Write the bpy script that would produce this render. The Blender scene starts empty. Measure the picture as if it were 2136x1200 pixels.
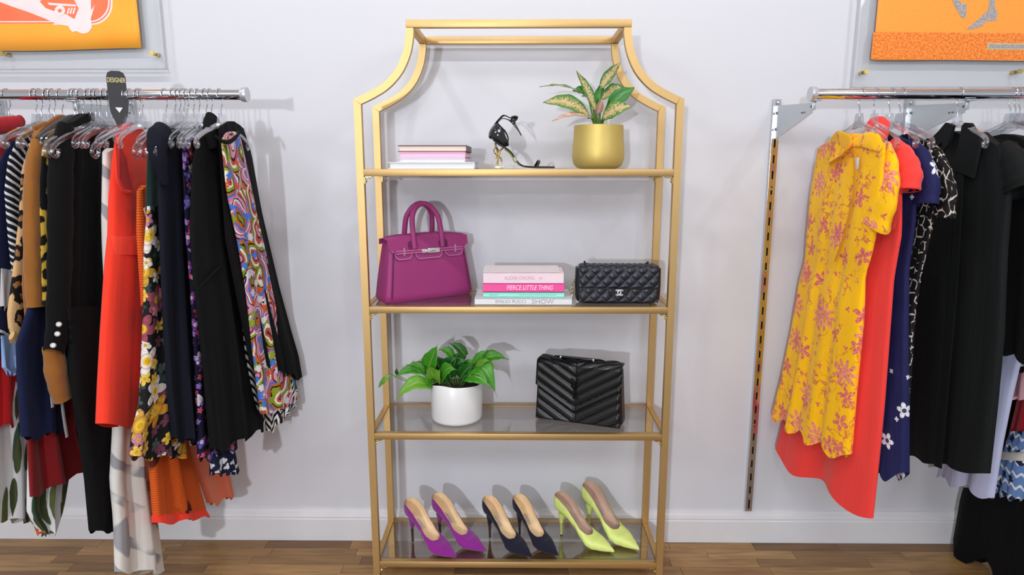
import bpy, bmesh, math, random
from mathutils import Vector, Matrix
PI = math.pi
random.seed(7)
S = bpy.context.scene
COL = S.collection

# ------------------------------------------------------------------ camera
CAMZ = 1.33
FPX = 1360.0
PITCH = math.atan(251.0 / FPX)
YAW = math.radians(0.55)
WALL = 2.165           # the wall stands this far in front of the camera
cam_d = bpy.data.cameras.new('camera')
cam_d.sensor_width = 36.0
cam_d.lens = 36.0 * FPX / 2136.0
cam_d.clip_start = 0.05
cam = bpy.data.objects.new('camera', cam_d)
COL.objects.link(cam)
cam.location = (0, 0, CAMZ)
cam.rotation_euler = (PI / 2 - PITCH, 0, YAW)
S.camera = cam
S.view_settings.view_transform = 'Standard'
S.view_settings.look = 'None'
S.view_settings.exposure = 0.0
S.view_settings.gamma = 1.0
S.view_settings.use_curve_mapping = False

# ------------------------------------------------------------------ light
W = bpy.data.worlds.new('world')
S.world = W
W.use_nodes = True
W.node_tree.nodes['Background'].inputs[0].default_value = (0.93, 0.96, 1.0, 1)
W.node_tree.nodes['Background'].inputs[1].default_value = 0.52

def lamp(name, loc, target, power, size, color=(1, 1, 1)):
    d = bpy.data.lights.new(name, 'AREA')
    d.shape = 'DISK'; d.size = size; d.energy = power; d.color = color
    o = bpy.data.objects.new(name, d)
    COL.objects.link(o)
    o.location = loc
    o.rotation_euler = (Vector(target) - Vector(loc)).to_track_quat('-Z', 'Y').to_euler()
    return o
for i, x in enumerate((-1.7, -0.83, -0.10, 0.72, 1.55)):
    lamp('ceiling_spot', (x, 1.07, 2.70), (x * 1.0, 2.16, 1.55), 3.7, 0.055, (1.0, 0.975, 0.94))
lamp('shop_window_light', (-1.25, -4.0, 1.50), (-0.3, 2.1, 1.1), 106.0, 0.16, (0.92, 0.95, 1.0))
for x in (-2.0, 0.0, 2.0):
    lamp('room_fill_lamp', (x, -0.9, 2.70), (x * 0.2, 1.6, 0.8), 26.0, 1.1, (0.97, 0.98, 1.0))  # broad fill lamps, added to brighten the sides of the garments

# ------------------------------------------------------------------ photo pixel -> place
CF = Vector((-math.sin(YAW) * math.cos(PITCH), math.cos(YAW) * math.cos(PITCH), -math.sin(PITCH)))
CR = Vector((math.cos(YAW), math.sin(YAW), 0))
CU = CR.cross(CF)
C0 = Vector((0, 0, CAMZ))
def ray(px, py): return CF * FPX + CR * (px - 1068.0) + CU * (600.0 - py)
def onY(px, py, Y):
    d = ray(px, py); return C0 + d * (Y / d.y)
def onZ(px, py, Z):
    d = ray(px, py); return C0 + d * ((Z - CAMZ) / d.z)
def onX(px, py, X, ymin=1.45, ymax=2.125):
    d = ray(px, py); p = C0 + d * (X / d.x)
    if p.y > ymax or p.y < 0: p = onY(px, py, ymax)
    elif p.y < ymin: p = onY(px, py, ymin)
    return p

# ------------------------------------------------------------------ mesh helpers
OFF = {}
def link(o, parent=None):
    COL.objects.link(o)
    if parent is not None: o.parent = parent
    return o
def thing(name, label, cat, loc=(0, 0, 0), rotz=0.0, group=None, world=False, scale=1.0):
    o = bpy.data.objects.new(name, None)
    o.empty_display_size = 0.05
    COL.objects.link(o)
    o.location = loc; o.rotation_euler = (0, 0, rotz); o.scale = (scale,) * 3
    tag(o, label, cat, group)
    if world: OFF[o.name] = Vector(loc)
    return o
def tag(o, label=None, cat=None, group=None, kind=None):
    if label: o['label'] = label
    if cat: o['category'] = cat
    if group: o['group'] = group
    if kind: o['kind'] = kind
    return o
def dup(root, loc=None, rotz=None):
    r = root.copy(); COL.objects.link(r)
    if loc is not None: r.location = loc
    if rotz is not None: r.rotation_euler = (0, 0, rotz)
    for ch in root.children:
        c = ch.copy(); COL.objects.link(c); c.parent = r
        for g in ch.children:
            d = g.copy(); COL.objects.link(d); d.parent = c
    return r

class MB:
    def __init__(s): s.v = []; s.f = []; s.uv = []
    def add(s, vs, fs, uvs=None):
        b = len(s.v)
        s.v += [Vector(p) for p in vs]
        s.f += [tuple(b + i for i in f) for f in fs]
        s.uv += (list(uvs) if uvs else [(p[0], p[2]) for p in vs])
        return s
    def bm(s, bm, mat=None):
        if mat is not None: bmesh.ops.transform(bm, matrix=mat, verts=bm.verts)
        bm.verts.index_update()
        vs = [v.co.copy() for v in bm.verts]; fs = [[v.index for v in f.verts] for f in bm.faces]
        bm.free(); return s.add(vs, fs)
    def box(s, c, size, r=0.0, rot=None, seg=2):
        bm = bmesh.new(); bmesh.ops.create_cube(bm, size=1.0)
        bmesh.ops.scale(bm, vec=size, verts=bm.verts)
        if r > 0:
            bmesh.ops.bevel(bm, geom=list(bm.edges), offset=min(r, min(size) * 0.49), segments=seg, profile=0.5, affect='EDGES')
        m = Matrix.Translation(c)
        if rot is not None: m = m @ rot.to_4x4()
        return s.bm(bm, m)
    def cyl(s, a, b, r, n=16, r2=None):
        return s.tube([a, b], [r, r if r2 is None else r2], n)
    def tube(s, pts, r, n=10, caps=True, closed=False, flat=None, updir=None):
        pts = [Vector(p) for p in pts]; m = len(pts)
        rr = r if isinstance(r, (list, tuple)) else [r] * m
        T = []
        for i in range(m):
            if closed: t = pts[(i + 1) % m] - pts[i - 1]
            else: t = pts[min(i + 1, m - 1)] - pts[max(i - 1, 0)]
            T.append(t.normalized())
        up = Vector(updir) if updir is not None else (Vector((0, 0, 1)) if abs(T[0].z) < 0.9 else Vector((1, 0, 0)))
        A = (up - T[0] * up.dot(T[0])).normalized()
        vs = []; uvs = []; L = 0
        for i in range(m):
            if i: 
                A = A - T[i] * A.dot(T[i]); A.normalize(); L += (pts[i] - pts[i - 1]).length
            B = T[i].cross(A)
            ra = rr[i]; 
            if isinstance(ra, (tuple, list)): ra, rb = ra
            else: rb = ra if flat is None else ra * flat
            for j in range(n):
                a = 2 * PI * j / n
                vs.append(pts[i] + A * (ra * math.cos(a)) + B * (rb * math.sin(a)))
                uvs.append((j / n * PI * (ra + rb), -L))
        fs = []
        for i in range(m if closed else m - 1):
            for j in range(n):
                i2 = (i + 1) % m; j2 = (j + 1) % n
                fs.append((i * n + j, i * n + j2, i2 * n + j2, i2 * n + j))
        if caps and not closed:
            fs.append(tuple(range(n))[::-1]); fs.append(tuple((m - 1) * n + j for j in range(n)))
        return s.add(vs, fs, uvs)
    def grid(s, rows, closed=False, uvs=None, cap0=False, cap1=False):
        n = len(rows[0]); vs = [p for r in rows for p in r]; fs = []
        for i in range(len(rows) - 1):
            for j in range(n if closed else n - 1):
                j2 = (j + 1) % n
                fs.append((i * n + j, i * n + j2, (i + 1) * n + j2, (i + 1) * n + j))
        if cap0:
            for j in range(n // 2):
                q = []
                for k in (j, j + 1, (n - j - 1) % n, (n - j) % n):
                    if k not in q: q.append(k)
                if len(q) > 2: fs.append(tuple(q))
        if cap1: 
            o = (len(rows) - 1) * n; fs.append(tuple(o + j for j in range(n)))
        return s.add(vs, fs, uvs)
    def lathe(s, prof, n=40, c=(0, 0, 0)):
        rows = [[Vector((c[0] + r * math.cos(2 * PI * j / n), c[1] + r * math.sin(2 * PI * j / n), c[2] + z)) for j in range(n)] for r, z in prof]
        return s.grid(rows, closed=True)
    def prism(s, poly, d, f=None, bev=0.0):
        """poly: list of (a,b); f maps (a,b,depth) to a point"""
        f = f or (lambda a, b, c: Vector((a, c, b)))
        n = len(poly)
        vs = [f(a, b, 0.0) for a, b in poly] + [f(a, b, d) for a, b in poly]
        fs = [tuple(range(n))[::-1], tuple(range(n, 2 * n))] + [(i, (i + 1) % n, n + (i + 1) % n, n + i) for i in range(n)]
        return s.add(vs, fs)
    def sweep_rect(s, pts, w, y0, y1):
        """square tube bent in the XZ plane, mitred; pts = (x, z) centre line"""
        m = len(pts); L = []; R = []
        P = [Vector(p) for p in pts]
        for i in range(m):
            d0 = (P[i] - P[i - 1]).normalized() if i else (P[1] - P[0]).normalized()
            d1 = (P[i + 1] - P[i]).normalized() if i < m - 1 else d0
            t = (d0 + d1).normalized(); nn = Vector((-t.y, t.x)); k = w / 2 / max(0.3, nn.dot(Vector((-d0.y, d0.x))))
            L.append(P[i] + nn * k); R.append(P[i] - nn * k)
        rows = [[(L[i].x, y0, L[i].y), (L[i].x, y1, L[i].y), (R[i].x, y1, R[i].y), (R[i].x, y0, R[i].y)] for i in range(m)]
        s.grid(rows, closed=True)
        b = len(s.v) - 4 * m
        s.f += [(b, b + 1, b + 2, b + 3), tuple(b + 4 * (m - 1) + i for i in (3, 2, 1, 0))]
        return s
    def xf(s, M):
        s.v = [M @ p for p in s.v]; return s
    def build(s, name, mat, parent=None, smooth=35, label=None, recalc=True):
        me = bpy.data.meshes.new(name)
        if parent is None:
            xs = [p.x for p in s.v]; ys = [p.y for p in s.v]; zs = [p.z for p in s.v]
            o0 = Vector(((min(xs) + max(xs)) / 2, (min(ys) + max(ys)) / 2, min(zs)))
        else:
            o0 = OFF.get(parent.name, Vector((0, 0, 0)))
        me.from_pydata([tuple(p - o0) for p in s.v], [], s.f)
        me.update()
        if recalc:
            bm = bmesh.new(); bm.from_mesh(me); bmesh.ops.recalc_face_normals(bm, faces=bm.faces); bm.to_mesh(me); bm.free()
        ul = me.uv_layers.new(name='uv')
        li = [0] * len(me.loops); me.loops.foreach_get('vertex_index', li)
        flat = []
        for i in li: flat += [s.uv[i][0], s.uv[i][1]]
        ul.data.foreach_set('uv', flat)
        if smooth:
            me.polygons.foreach_set('use_smooth', [True] * len(me.polygons))
            me.set_sharp_from_angle(angle=math.radians(smooth))
        me.materials.append(mat)
        o = bpy.data.objects.new(name, me)
        link(o, parent)
        if parent is None: o.location = o0
        else: OFF[o.name] = o0
        if label: o['label'] = label
        return o

def interp(tab, t):
    if t <= tab[0][0]: return tab[0][1]
    for (a, x), (b, y) in zip(tab, tab[1:]):
        if t <= b:
            k = (t - a) / (b - a); k = k * k * (3 - 2 * k) * 0.5 + k * 0.5
            return x + (y - x) * k
    return tab[-1][1]
def catmull(pts, n=8):
    P = [Vector(p) for p in pts]; out = []
    for i in range(len(P) - 1):
        p0 = P[max(i - 1, 0)]; p1 = P[i]; p2 = P[i + 1]; p3 = P[min(i + 2, len(P) - 1)]
        for k in range(n):
            t = k / n
            out.append(0.5 * ((2 * p1) + (p2 - p0) * t + (2 * p0 - 5 * p1 + 4 * p2 - p3) * t * t + (3 * p1 - p0 - 3 * p2 + p3) * t ** 3))
    out.append(P[-1]); return out
def poly_at(P, v):
    L = [0.0]
    for a, b in zip(P, P[1:]): L.append(L[-1] + (b - a).length)
    d = v * L[-1]
    for i in range(len(P) - 1):
        if d <= L[i + 1] or i == len(P) - 2:
            k = (d - L[i]) / max(1e-9, L[i + 1] - L[i]); return P[i].lerp(P[i + 1], k)
def rrect(w, h, r, n=5, cx=0, cy=0):
    out = []
    for (sx, sy, a0) in ((1, 1, 0), (-1, 1, 90), (-1, -1, 180), (1, -1, 270)):
        for k in range(n + 1):
            a = math.radians(a0 + 90 * k / n)
            out.append((cx + sx * (w / 2 - r) + r * math.cos(a), cy + sy * (h / 2 - r) + r * math.sin(a)))
    return out
def text_mesh(txt, size, mat, parent, M, name='lettering', extrude=0.0002, shear=0.0, width=None, label=None):
    cu = bpy.data.curves.new('t', 'FONT'); cu.body = txt; cu.size = size; cu.extrude = extrude
    cu.align_x = 'CENTER'; cu.align_y = 'CENTER'; cu.shear = shear; cu.resolution_u = 3
    to = bpy.data.objects.new('t', cu); COL.objects.link(to)
    dg = bpy.context.evaluated_depsgraph_get()
    me = bpy.data.meshes.new_from_object(to.evaluated_get(dg))
    bpy.data.objects.remove(to); bpy.data.curves.remove(cu)
    me.name = name
    xs = [v.co.x for v in me.vertices]
    if width and xs:
        k = width / max(1e-6, max(xs) - min(xs)); me.transform(Matrix.Diagonal((k, 1, 1, 1)))
    me.transform(M)
    me.materials.clear(); me.materials.append(mat)
    o = bpy.data.objects.new(name, me); link(o, parent)
    if label: o['label'] = label
    return o

# ------------------------------------------------------------------ materials
def lin(c):
    def g(x):
        x /= 255.0
        return x / 12.92 if x <= 0.04045 else ((x + 0.055) / 1.055) ** 2.4
    return (g(c[0]), g(c[1]), g(c[2]), 1.0)
class Mt:
    def __init__(s, name):
        s.m = bpy.data.materials.new(name); s.m.use_nodes = True; s.t = s.m.node_tree
        s.b = s.t.nodes['Principled BSDF']; s.o = s.t.nodes['Material Output']
    def n(s, typ, ins=None, **at):
        nd = s.t.nodes.new(typ)
        for k, v in at.items(): setattr(nd, k, v)
        for k, v in (ins or {}).items(): s.set(nd.inputs[k], v)
        return nd
    def set(s, sock, v):
        if hasattr(v, 'is_linked') or isinstance(v, bpy.types.NodeSocket): s.t.links.new(v, sock)
        else: sock.default_value = v
    def math(s, op, a, b=0.0, c=None):
        nd = s.n('ShaderNodeMath', {0: a, 1: b}, operation=op)
        if c is not None: s.set(nd.inputs[2], c)
        return nd.outputs[0]
    def vm(s, op, a, b=None, out=0):
        nd = s.n('ShaderNodeVectorMath', {0: a}, operation=op)
        if b is not None: s.set(nd.inputs[1], b)
        return nd.outputs[out]
    def mix(s, f, a, b): return s.n('ShaderNodeMixRGB', {0: f, 1: a, 2: b}).outputs[0]
    def ramp(s, f, stops, const=False):
        nd = s.n('ShaderNodeValToRGB', {0: f}); cr = nd.color_ramp
        cr.interpolation = 'CONSTANT' if const else 'LINEAR'
        while len(cr.elements) < len(stops): cr.elements.new(1.0)
        for e, (p, c) in zip(cr.elements, stops): e.position = p; e.color = c
        return nd.outputs[0]
    def uv(s, sx=1.0, sy=1.0, ox=0.0, oy=0.0, rot=0.0):
        tc = s.n('ShaderNodeTexCoord').outputs['UV']
        mp = s.n('ShaderNodeMapping', {0: tc})
        mp.inputs['Location'].default_value = (ox, oy, 0); mp.inputs['Rotation'].default_value = (0, 0, rot)
        mp.inputs['Scale'].default_value = (sx, sy, 1)
        return mp.outputs[0]
    def noise(s, vec, scale, detail=2.0, dist=0.0):
        nd = s.n('ShaderNodeTexNoise', {'Scale': scale, 'Detail': detail, 'Distortion': dist})
        if vec is not None: s.set(nd.inputs['Vector'], vec)
        return nd.outputs[0]
    def step(s, a, lo, hi):
        return s.n('ShaderNodeMapRange', {0: a, 1: lo, 2: hi, 3: 0.0, 4: 1.0}).outputs[0]
    def warp(s, vec, scale, amt):
        nz = s.n('ShaderNodeTexNoise', {'Vector': vec, 'Scale': scale, 'Detail': 2.0}).outputs[1]
        d = s.vm('SUBTRACT', nz, (0.5, 0.5, 0.5))
        sc = s.n('ShaderNodeVectorMath', {0: d}, operation='SCALE'); sc.inputs[3].default_value = amt
        return s.vm('ADD', vec, sc.outputs[0])
    def flowers(s, scale, off, size, petals, thr, stretch=1.0, leafy=0.4):
        """mask, random value, distance of flower shapes scattered on a jittered lattice"""
        co = s.uv(scale, scale * stretch, off, off * 1.7)
        vo = s.n('ShaderNodeTexVoronoi', {'Vector': co, 'Scale': 1.0, 'Randomness': 0.85}, voronoi_dimensions='2D')
        d = s.vm('SUBTRACT', co, vo.outputs['Position'])
        sp = s.n('ShaderNodeSeparateXYZ', {0: d})
        r = s.vm('LENGTH', d, None, 1)
        th = s.math('ARCTAN2', sp.outputs[1], sp.outputs[0])
        rc = s.n('ShaderNodeSeparateColor', {0: vo.outputs['Color']})
        an = s.math('ADD', s.math('MULTIPLY', th, petals), s.math('MULTIPLY', rc.outputs[0], 6.28))
        pet = s.math('MULTIPLY_ADD', s.math('ABSOLUTE', s.math('COSINE', s.math('MULTIPLY', an, 0.5))), size * leafy, size * (1 - leafy))
        m = s.step(s.math('SUBTRACT', pet, r), 0.0, 0.025)
        gate = s.math('GREATER_THAN', rc.outputs[1], thr)
        return s.math('MULTIPLY', m, gate), rc.outputs[2], s.math('DIVIDE', r, size)
    def bump(s, h, strength=0.3, dist=0.002):
        nd = s.n('ShaderNodeBump', {'Strength': strength, 'Distance': dist, 'Height': h})
        s.set(s.b.inputs['Normal'], nd.outputs[0])
    def folds(s, weave=900.0):
        """soft hanging creases plus the weave"""
        uv = s.uv(24, 1.8)
        a = s.noise(s.warp(uv, 0.7, 0.8), 1.0, 2.0); b = s.noise(s.uv(), weave, 1.0)
        s.bump(s.math('MULTIPLY_ADD', b, 0.03, a), 0.55, 0.012)
    def fin(s, col, rough=0.8, metal=0.0, spec=0.3, sheen=0.0, coat=0.0):
        s.set(s.b.inputs['Base Color'], col); s.set(s.b.inputs['Roughness'], rough); s.set(s.b.inputs['Metallic'], metal)
        s.b.inputs['Specular IOR Level'].default_value = spec
        s.b.inputs['Sheen Weight'].default_value = sheen
        s.b.inputs['Coat Weight'].default_value = coat
        return s.m
_MC = {}
def plain(name, c, rough=0.6, metal=0.0, spec=0.4, vary=0.06, nscale=30.0, bump=0.0, sheen=0.0, coat=0.0):
    if name in _MC: return _MC[name]
    t = Mt(name)
    tc = t.n('ShaderNodeTexCoord').outputs['Object']
    nz = t.noise(tc, nscale, 3.0)
    base = lin(c)
    a = tuple(max(0, x * (1 - vary)) for x in base[:3]) + (1,); b = tuple(min(1, x * (1 + vary)) for x in base[:3]) + (1,)
    col = t.mix(nz, a, b)
    if bump: t.bump(t.noise(tc, nscale * 4, 2.0), bump, 0.001)
    _MC[name] = t.fin(col, rough, metal, spec, sheen, coat); return _MC[name]
def cloth(name, c, rough=0.88, sheen=0.15, weave=900.0, vary=0.10):
    if name in _MC: return _MC[name]
    t = Mt(name); uv = t.uv()
    nz = t.noise(uv, 9.0, 3.0); base = lin(c)
    a = tuple(x * (1 - vary) for x in base[:3]) + (1,); b = tuple(min(1, x * (1 + vary)) for x in base[:3]) + (1,)
    t.folds(weave)
    _MC[name] = t.fin(t.mix(nz, a, b), rough, 0, 0.25, sheen); return _MC[name]
def clearmat(name, tint, edge, fac0, fac1, rough=0.03):
    t = Mt(name)
    lw = t.n('ShaderNodeLayerWeight', {0: 0.5})
    f = t.n('ShaderNodeMapRange', {0: t.math('POWER', lw.outputs['Facing'], 2.2), 1: 0.0, 2: 1.0, 3: fac0, 4: fac1}).outputs[0]
    tr = t.n('ShaderNodeBsdfTransparent', {0: tint}); gl = t.n('ShaderNodeBsdfGlossy', {0: edge, 1: rough})
    mx = t.n('ShaderNodeMixShader', {0: f, 1: tr.outputs[0], 2: gl.outputs[0]})
    t.t.links.new(mx.outputs[0], t.o.inputs[0]); return t.m

# setting
def wall_mat():
    t = Mt('painted_wall'); tc = t.n('ShaderNodeTexCoord').outputs['Object']
    col = t.mix(t.noise(tc, 1.3, 3.0), lin((206, 207, 214)), lin((210, 211, 218)))
    t.bump(t.noise(tc, 160.0, 2.0), 0.06, 0.001)
    return t.fin(col, 0.6, 0, 0.3)
def wood_mat():
    t = Mt('wood_plank'); 
    tc = t.n('ShaderNodeTexCoord').outputs['Object']
    rnd = t.n('ShaderNodeObjectInfo').outputs['Random']
    off = t.n('ShaderNodeCombineXYZ', {0: t.math('MULTIPLY', rnd, 31.0), 1: t.math('MULTIPLY', rnd, 17.0), 2: 0.0}).outputs[0]
    mp = t.n('ShaderNodeMapping', {0: t.vm('ADD', tc, off)}); mp.inputs['Scale'].default_value = (2.2, 26.0, 6.0)
    g = t.noise(mp.outputs[0], 2.2, 5.0, 0.6)
    base = t.ramp(rnd, [(0.0, lin((122, 88, 52))), (0.3, lin((164, 122, 72))), (0.55, lin((184, 142, 88))), (0.8, lin((144, 106, 62))), (1.0, lin((190, 150, 96)))])
    dark = t.mix(0.45, base, lin((78, 52, 30)))
    col = t.mix(t.ramp(g, [(0.36, (0, 0, 0, 1)), (0.62, (1, 1, 1, 1))]), dark, base)
    return t.fin(col, 0.34, 0, 0.45)
M_wall = wall_mat(); M_wood = wood_mat()
M_base = plain('white_trim', (218, 218, 222), 0.4, spec=0.45, vary=0.02)
M_ceil = plain('ceiling_paint', (238, 238, 240), 0.8, vary=0.01)
M_gold = plain('champagne_gold', (203, 170, 116), 0.48, 0.9, 0.5, 0.04, 60)
M_brass = plain('brass_screw', (214, 190, 120), 0.3, 0.9)
M_chrome = plain('chrome', (224, 226, 232), 0.07, 1.0, 0.5, 0.01)
M_zinc = plain('zinc_plate', (196, 202, 206), 0.35, 0.75, 0.5, 0.05, 18)
M_steel = plain('polished_strip', (206, 206, 210), 0.16, 1.0, 0.5, 0.03)
M_dark = plain('slot_dark', (30, 26, 24), 0.7)
M_wire = plain('hook_wire', (200, 202, 208), 0.18, 1.0)
M_clear = clearmat('clear_plastic', (0.93, 0.94, 0.95, 1), (0.95, 0.95, 0.97, 1), 0.16, 0.92, 0.08)
M_acryl = clearmat('acrylic_sheet', (0.998, 0.999, 0.999, 1), (1, 1, 1, 1), 0.006, 0.6, 0.02)
M_acredge = plain('acrylic_edge', (196, 200, 208), 0.2, spec=0.5)
M_smoke = clearmat('smoked_glass', (0.78, 0.765, 0.745, 1), (1, 1, 1, 1), 0.05, 0.85, 0.02)

# ------------------------------------------------------------------ room shell
def slab(name, c, size, mat):
    o = MB().box(c, size).build(name, mat, smooth=0); tag(o, kind='structure'); return o
wall = slab('wall_back', (0, WALL + 0.05, 1.36), (6.4, 0.10, 2.76), M_wall)
floor = slab('floor', (0, 0.0, -0.02), (6.4, 2 * WALL + 0.1, 0.02), plain('floor_base', (70, 46, 30), 0.6))
ceil = slab('ceiling', (0, 0.0, 2.79), (6.4, 2 * WALL + 0.1, 0.06), M_ceil)
BF = WALL - 0.016
prof = [(WALL, 0.0), (BF, 0.0), (BF, 0.082), (BF + 0.003, 0.086), (BF + 0.003, 0.090), (BF - 0.001, 0.093), (BF + 0.002, 0.104), (BF + 0.008, 0.110), (BF + 0.010, 0.118), (WALL, 0.120)]
b = MB(); b.grid([[(x, y, z) for y, z in prof] for x in (-3.2, 3.2)]).build('baseboard_back', M_base, smooth=25)['kind'] = 'structure'
# floor planks, each its own strip
PW = 0.048; y = BF - 0.0005; r = 0
plank_me = {}
while y > 0.85:
    x = -2.3 - random.random() * 0.4
    while x < 2.3:
        L = random.choice((0.30, 0.38, 0.46, 0.55))
        if L not in plank_me:
            o = MB().box((0, 0, -0.005), (L - 0.0008, PW - 0.0008, 0.010), 0.0006, seg=1).build('plank', M_wood, floor, smooth=0)
            for v in o.data.vertices: v.co += OFF.get(floor.name, Vector())
            plank_me[L] = o.data
        else:
            o = bpy.data.objects.new('plank', plank_me[L]); link(o, floor)
        o.location = Vector((x + L / 2, y - PW / 2, 0)) - floor.location
        x += L
    y -= PW; r += 1
# ------------------------------------------------------------------ gold etagere
YF, YB = 1.887, 2.127
TW = 0.0205
ZS = (1.325, 0.925, 0.528, 0.096)
rack = thing('etagere', 'tall champagne gold metal etagere with pagoda top and four smoked glass shelves', 'shelf unit', (0, (YF + YB) / 2, 0), world=True)
arc = catmull([(-0.45, 1.510), (-0.405, 1.531), (-0.365, 1.556), (-0.330, 1.594), (-0.308, 1.640), (-0.299, 1.682), (-0.298, 1.705)], 6)
for Y in (YF, YB):
    for sx in (-1, 1):
        MB().sweep_rect([(sx * 0.45, 0.004)] + [(sx * p[0] * -1, p[1]) for p in arc], TW, Y - TW / 2, Y + TW / 2).build('post', M_gold, rack, smooth=25)
        MB().cyl((sx * 0.45, Y, 0.0), (sx * 0.45, Y, 0.004), 0.009).build('foot_glide', M_dark, rack)
    MB().box((0, Y, 1.716), (0.596 + TW, TW, TW), 0.0012).build('top_rail', M_gold, rack)
for sx in (-1, 1):
    MB().box((sx * 0.298, (YF + YB) / 2, 1.716), (TW * 0.98, YB - YF - TW, TW * 0.98), 0.0012).build('top_side_rail', M_gold, rack)
scr = None
for z in ZS:
    for Y in (YF, YB):
        MB().box((0, Y, z - 0.010), (0.9 - TW, TW * 0.96, 0.020), 0.0012).build('shelf_rail', M_gold, rack)
    for sx in (-1, 1):
        MB().box((sx * (0.45 - 0.0), (YF + YB) / 2, z - 0.010), (TW * 0.9, YB - YF - TW, 0.020), 0.0012).build('shelf_side_rail', M_gold, rack)
        for Y, d in ((YF, 1), (YB, -1)):
            x = sx * (0.45 - TW / 2)
            m = MB(); m.box((x - sx * 0.0015, Y, z - 0.031), (0.003, 0.014, 0.020), 0.0006, seg=1)
            m.box((x - sx * 0.011, Y, z - 0.0225), (0.022, 0.014, 0.003), 0.0006, seg=1)
            m.cyl((x - sx * 0.003, Y, z - 0.034), (x - sx * 0.006, Y, z - 0.034), 0.0042, 8)
            m.cyl((x - sx * 0.014, Y, z - 0.0235), (x - sx * 0.014, Y, z - 0.027), 0.0042, 8)
            m.build('corner_bracket', M_brass, rack)
    MB().box((0, (YF + YB) / 2, z - 0.0032), (0.9 - TW - 0.001, YB - YF - TW - 0.001, 0.006), 0.0006, seg=1).build('glass_shelf', M_smoke, rack, smooth=0)

# ------------------------------------------------------------------ books
def book(name, label, px0, px1, zt, h, yf, depth, cover, pages, spine='front', text=(), yaw=0.0, group=None, over=0.004):
    a = onY(px0, 600, yf); 
    def X(px, z):
        lo = onY(px, 300, yf); hi = onY(px, 1100, yf)
        k = (z - lo.z) / (hi.z - lo.z); return lo.x + (hi.x - lo.x) * k
    x0, x1 = X(px0, zt), X(px1, zt)
    w = x1 - x0; cx = (x0 + x1) / 2
    t = thing(name, label, 'book', (cx, yf + depth / 2, zt), yaw, group)
    c = 0.0024
    m = MB()
    m.box((0, 0, c / 2), (w, depth, c), 0.0006, seg=1); m.box((0, 0, h - c / 2), (w, depth, c), 0.0006, seg=1)
    if spine == 'front': m.box((0, -depth / 2 + c / 2, h / 2), (w, c, h), 0.0008, seg=1)
    elif spine == 'back': m.box((0, depth / 2 - c / 2, h / 2), (w, c, h), 0.0008, seg=1)
    else: m.box((w / 2 - c / 2, 0, h / 2), (c, depth, h), 0.0008, seg=1)
    m.build('cover', cover, t)
    ox = -0.0 if spine != 'right' else 0.002
    MB().box((ox - (over if spine == 'right' else 0) * 0.0, 0.001 if spine == 'front' else -0.0005 + over * 0.2, h / 2), (w - 2 * over, depth - 2 * over if spine == 'front' else depth - 1.6 * over, h - 2 * c), 0.0).build('pages', pages, t, smooth=0)
    for (txt, size, fx, width, mat, sh) in text:
        M = Matrix.Translation((fx * w / 2, -depth / 2 - 0.0003, h * 0.5)) @ Matrix.Rotation(PI / 2, 4, 'X')
        text_mesh(txt, size, mat, t, M, shear=sh, width=width)
    return t
def pagemat(name, c):
    t = Mt(name); tc = t.n('ShaderNodeTexCoord').outputs['Object']
    mp = t.n('ShaderNodeMapping', {0: tc}); mp.inputs['Scale'].default_value = (1, 1, 900)
    col = t.mix(t.noise(mp.outputs[0], 1.0, 1.0), lin(c), lin(tuple(int(x * 0.93) for x in c)))
    return t.fin(col, 0.8)
Pp = pagemat('peach_pages', (250, 226, 216)); Pk = pagemat('pink_pages', (248, 206, 234)); Pw = pagemat('white_pages', (228, 234, 240))
z0 = ZS[0]; yb = 1.925
book('coffee_table_book', 'wide pale blue book at the bottom of the stack beside the sandal', 809, 990, z0 + 0.0, 0.0195, yb - 0.012, 0.21, plain('bk_paleblue', (224, 226, 236), 0.4), Pw, 'right', group=None)
book('book', 'pale lilac book just above the wide pale blue book', 831, 970, z0 + 0.0196, 0.0125, yb, 0.19, plain('bk_lilac', (238, 214, 226), 0.4), Pw, 'right')
book('book', 'pink-edged book second from the top beside the strappy sandal', 831, 971, z0 + 0.0323, 0.0165, yb, 0.19, plain('bk_pink', (236, 178, 200), 0.4), Pk, 'right')
book('book', 'dark-topped book with peach page edges on top of its stack', 830, 974, z0 + 0.0490, 0.0185, yb, 0.19, plain('bk_top', (92, 70, 72), 0.45), Pp, 'right')
z0 = ZS[1]; yb = 1.925
ink_w = plain('ink_white', (250, 228, 240), 0.5); ink_g = plain('ink_grey', (150, 154, 164), 0.5); ink_p = plain('ink_rose', (196, 164, 178), 0.5); ink_t = plain('ink_teal', (66, 150, 132), 0.5)
book('book', 'white book with PUCCI and SHOW on its spine', 990, 1193, z0, 0.0205, 1.905, 0.15, plain('bk_white', (222, 224, 230), 0.45), Pw, 'front',
     [('EMILIO PUCCI', 0.013, -0.26, 0.090, ink_g, 0), ('SHOW', 0.018, 0.40, 0.066, ink_g, 0)])
book('book', 'mint green thin book under the hot pink book', 1008, 1177, z0 + 0.0207, 0.0165, 1.918, 0.13, plain('bk_mint', (150, 232, 214), 0.45), Pw, 'front',
     [('\u2013' * 3, 0.016, -0.75, 0.026, ink_t, 0), ('\u2013' * 8, 0.010, 0.35, 0.11, ink_t, 0)])
book('book', 'hot pink book with white FIERCE LITTLE THING lettering', 1007, 1177, z0 + 0.0374, 0.0268, 1.915, 0.13, plain('bk_hotpink', (240, 84, 160), 0.35), Pw, 'front',
     [('FIERCE LITTLE THING', 0.020, 0.15, 0.138, ink_w, 0.25)])
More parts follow.
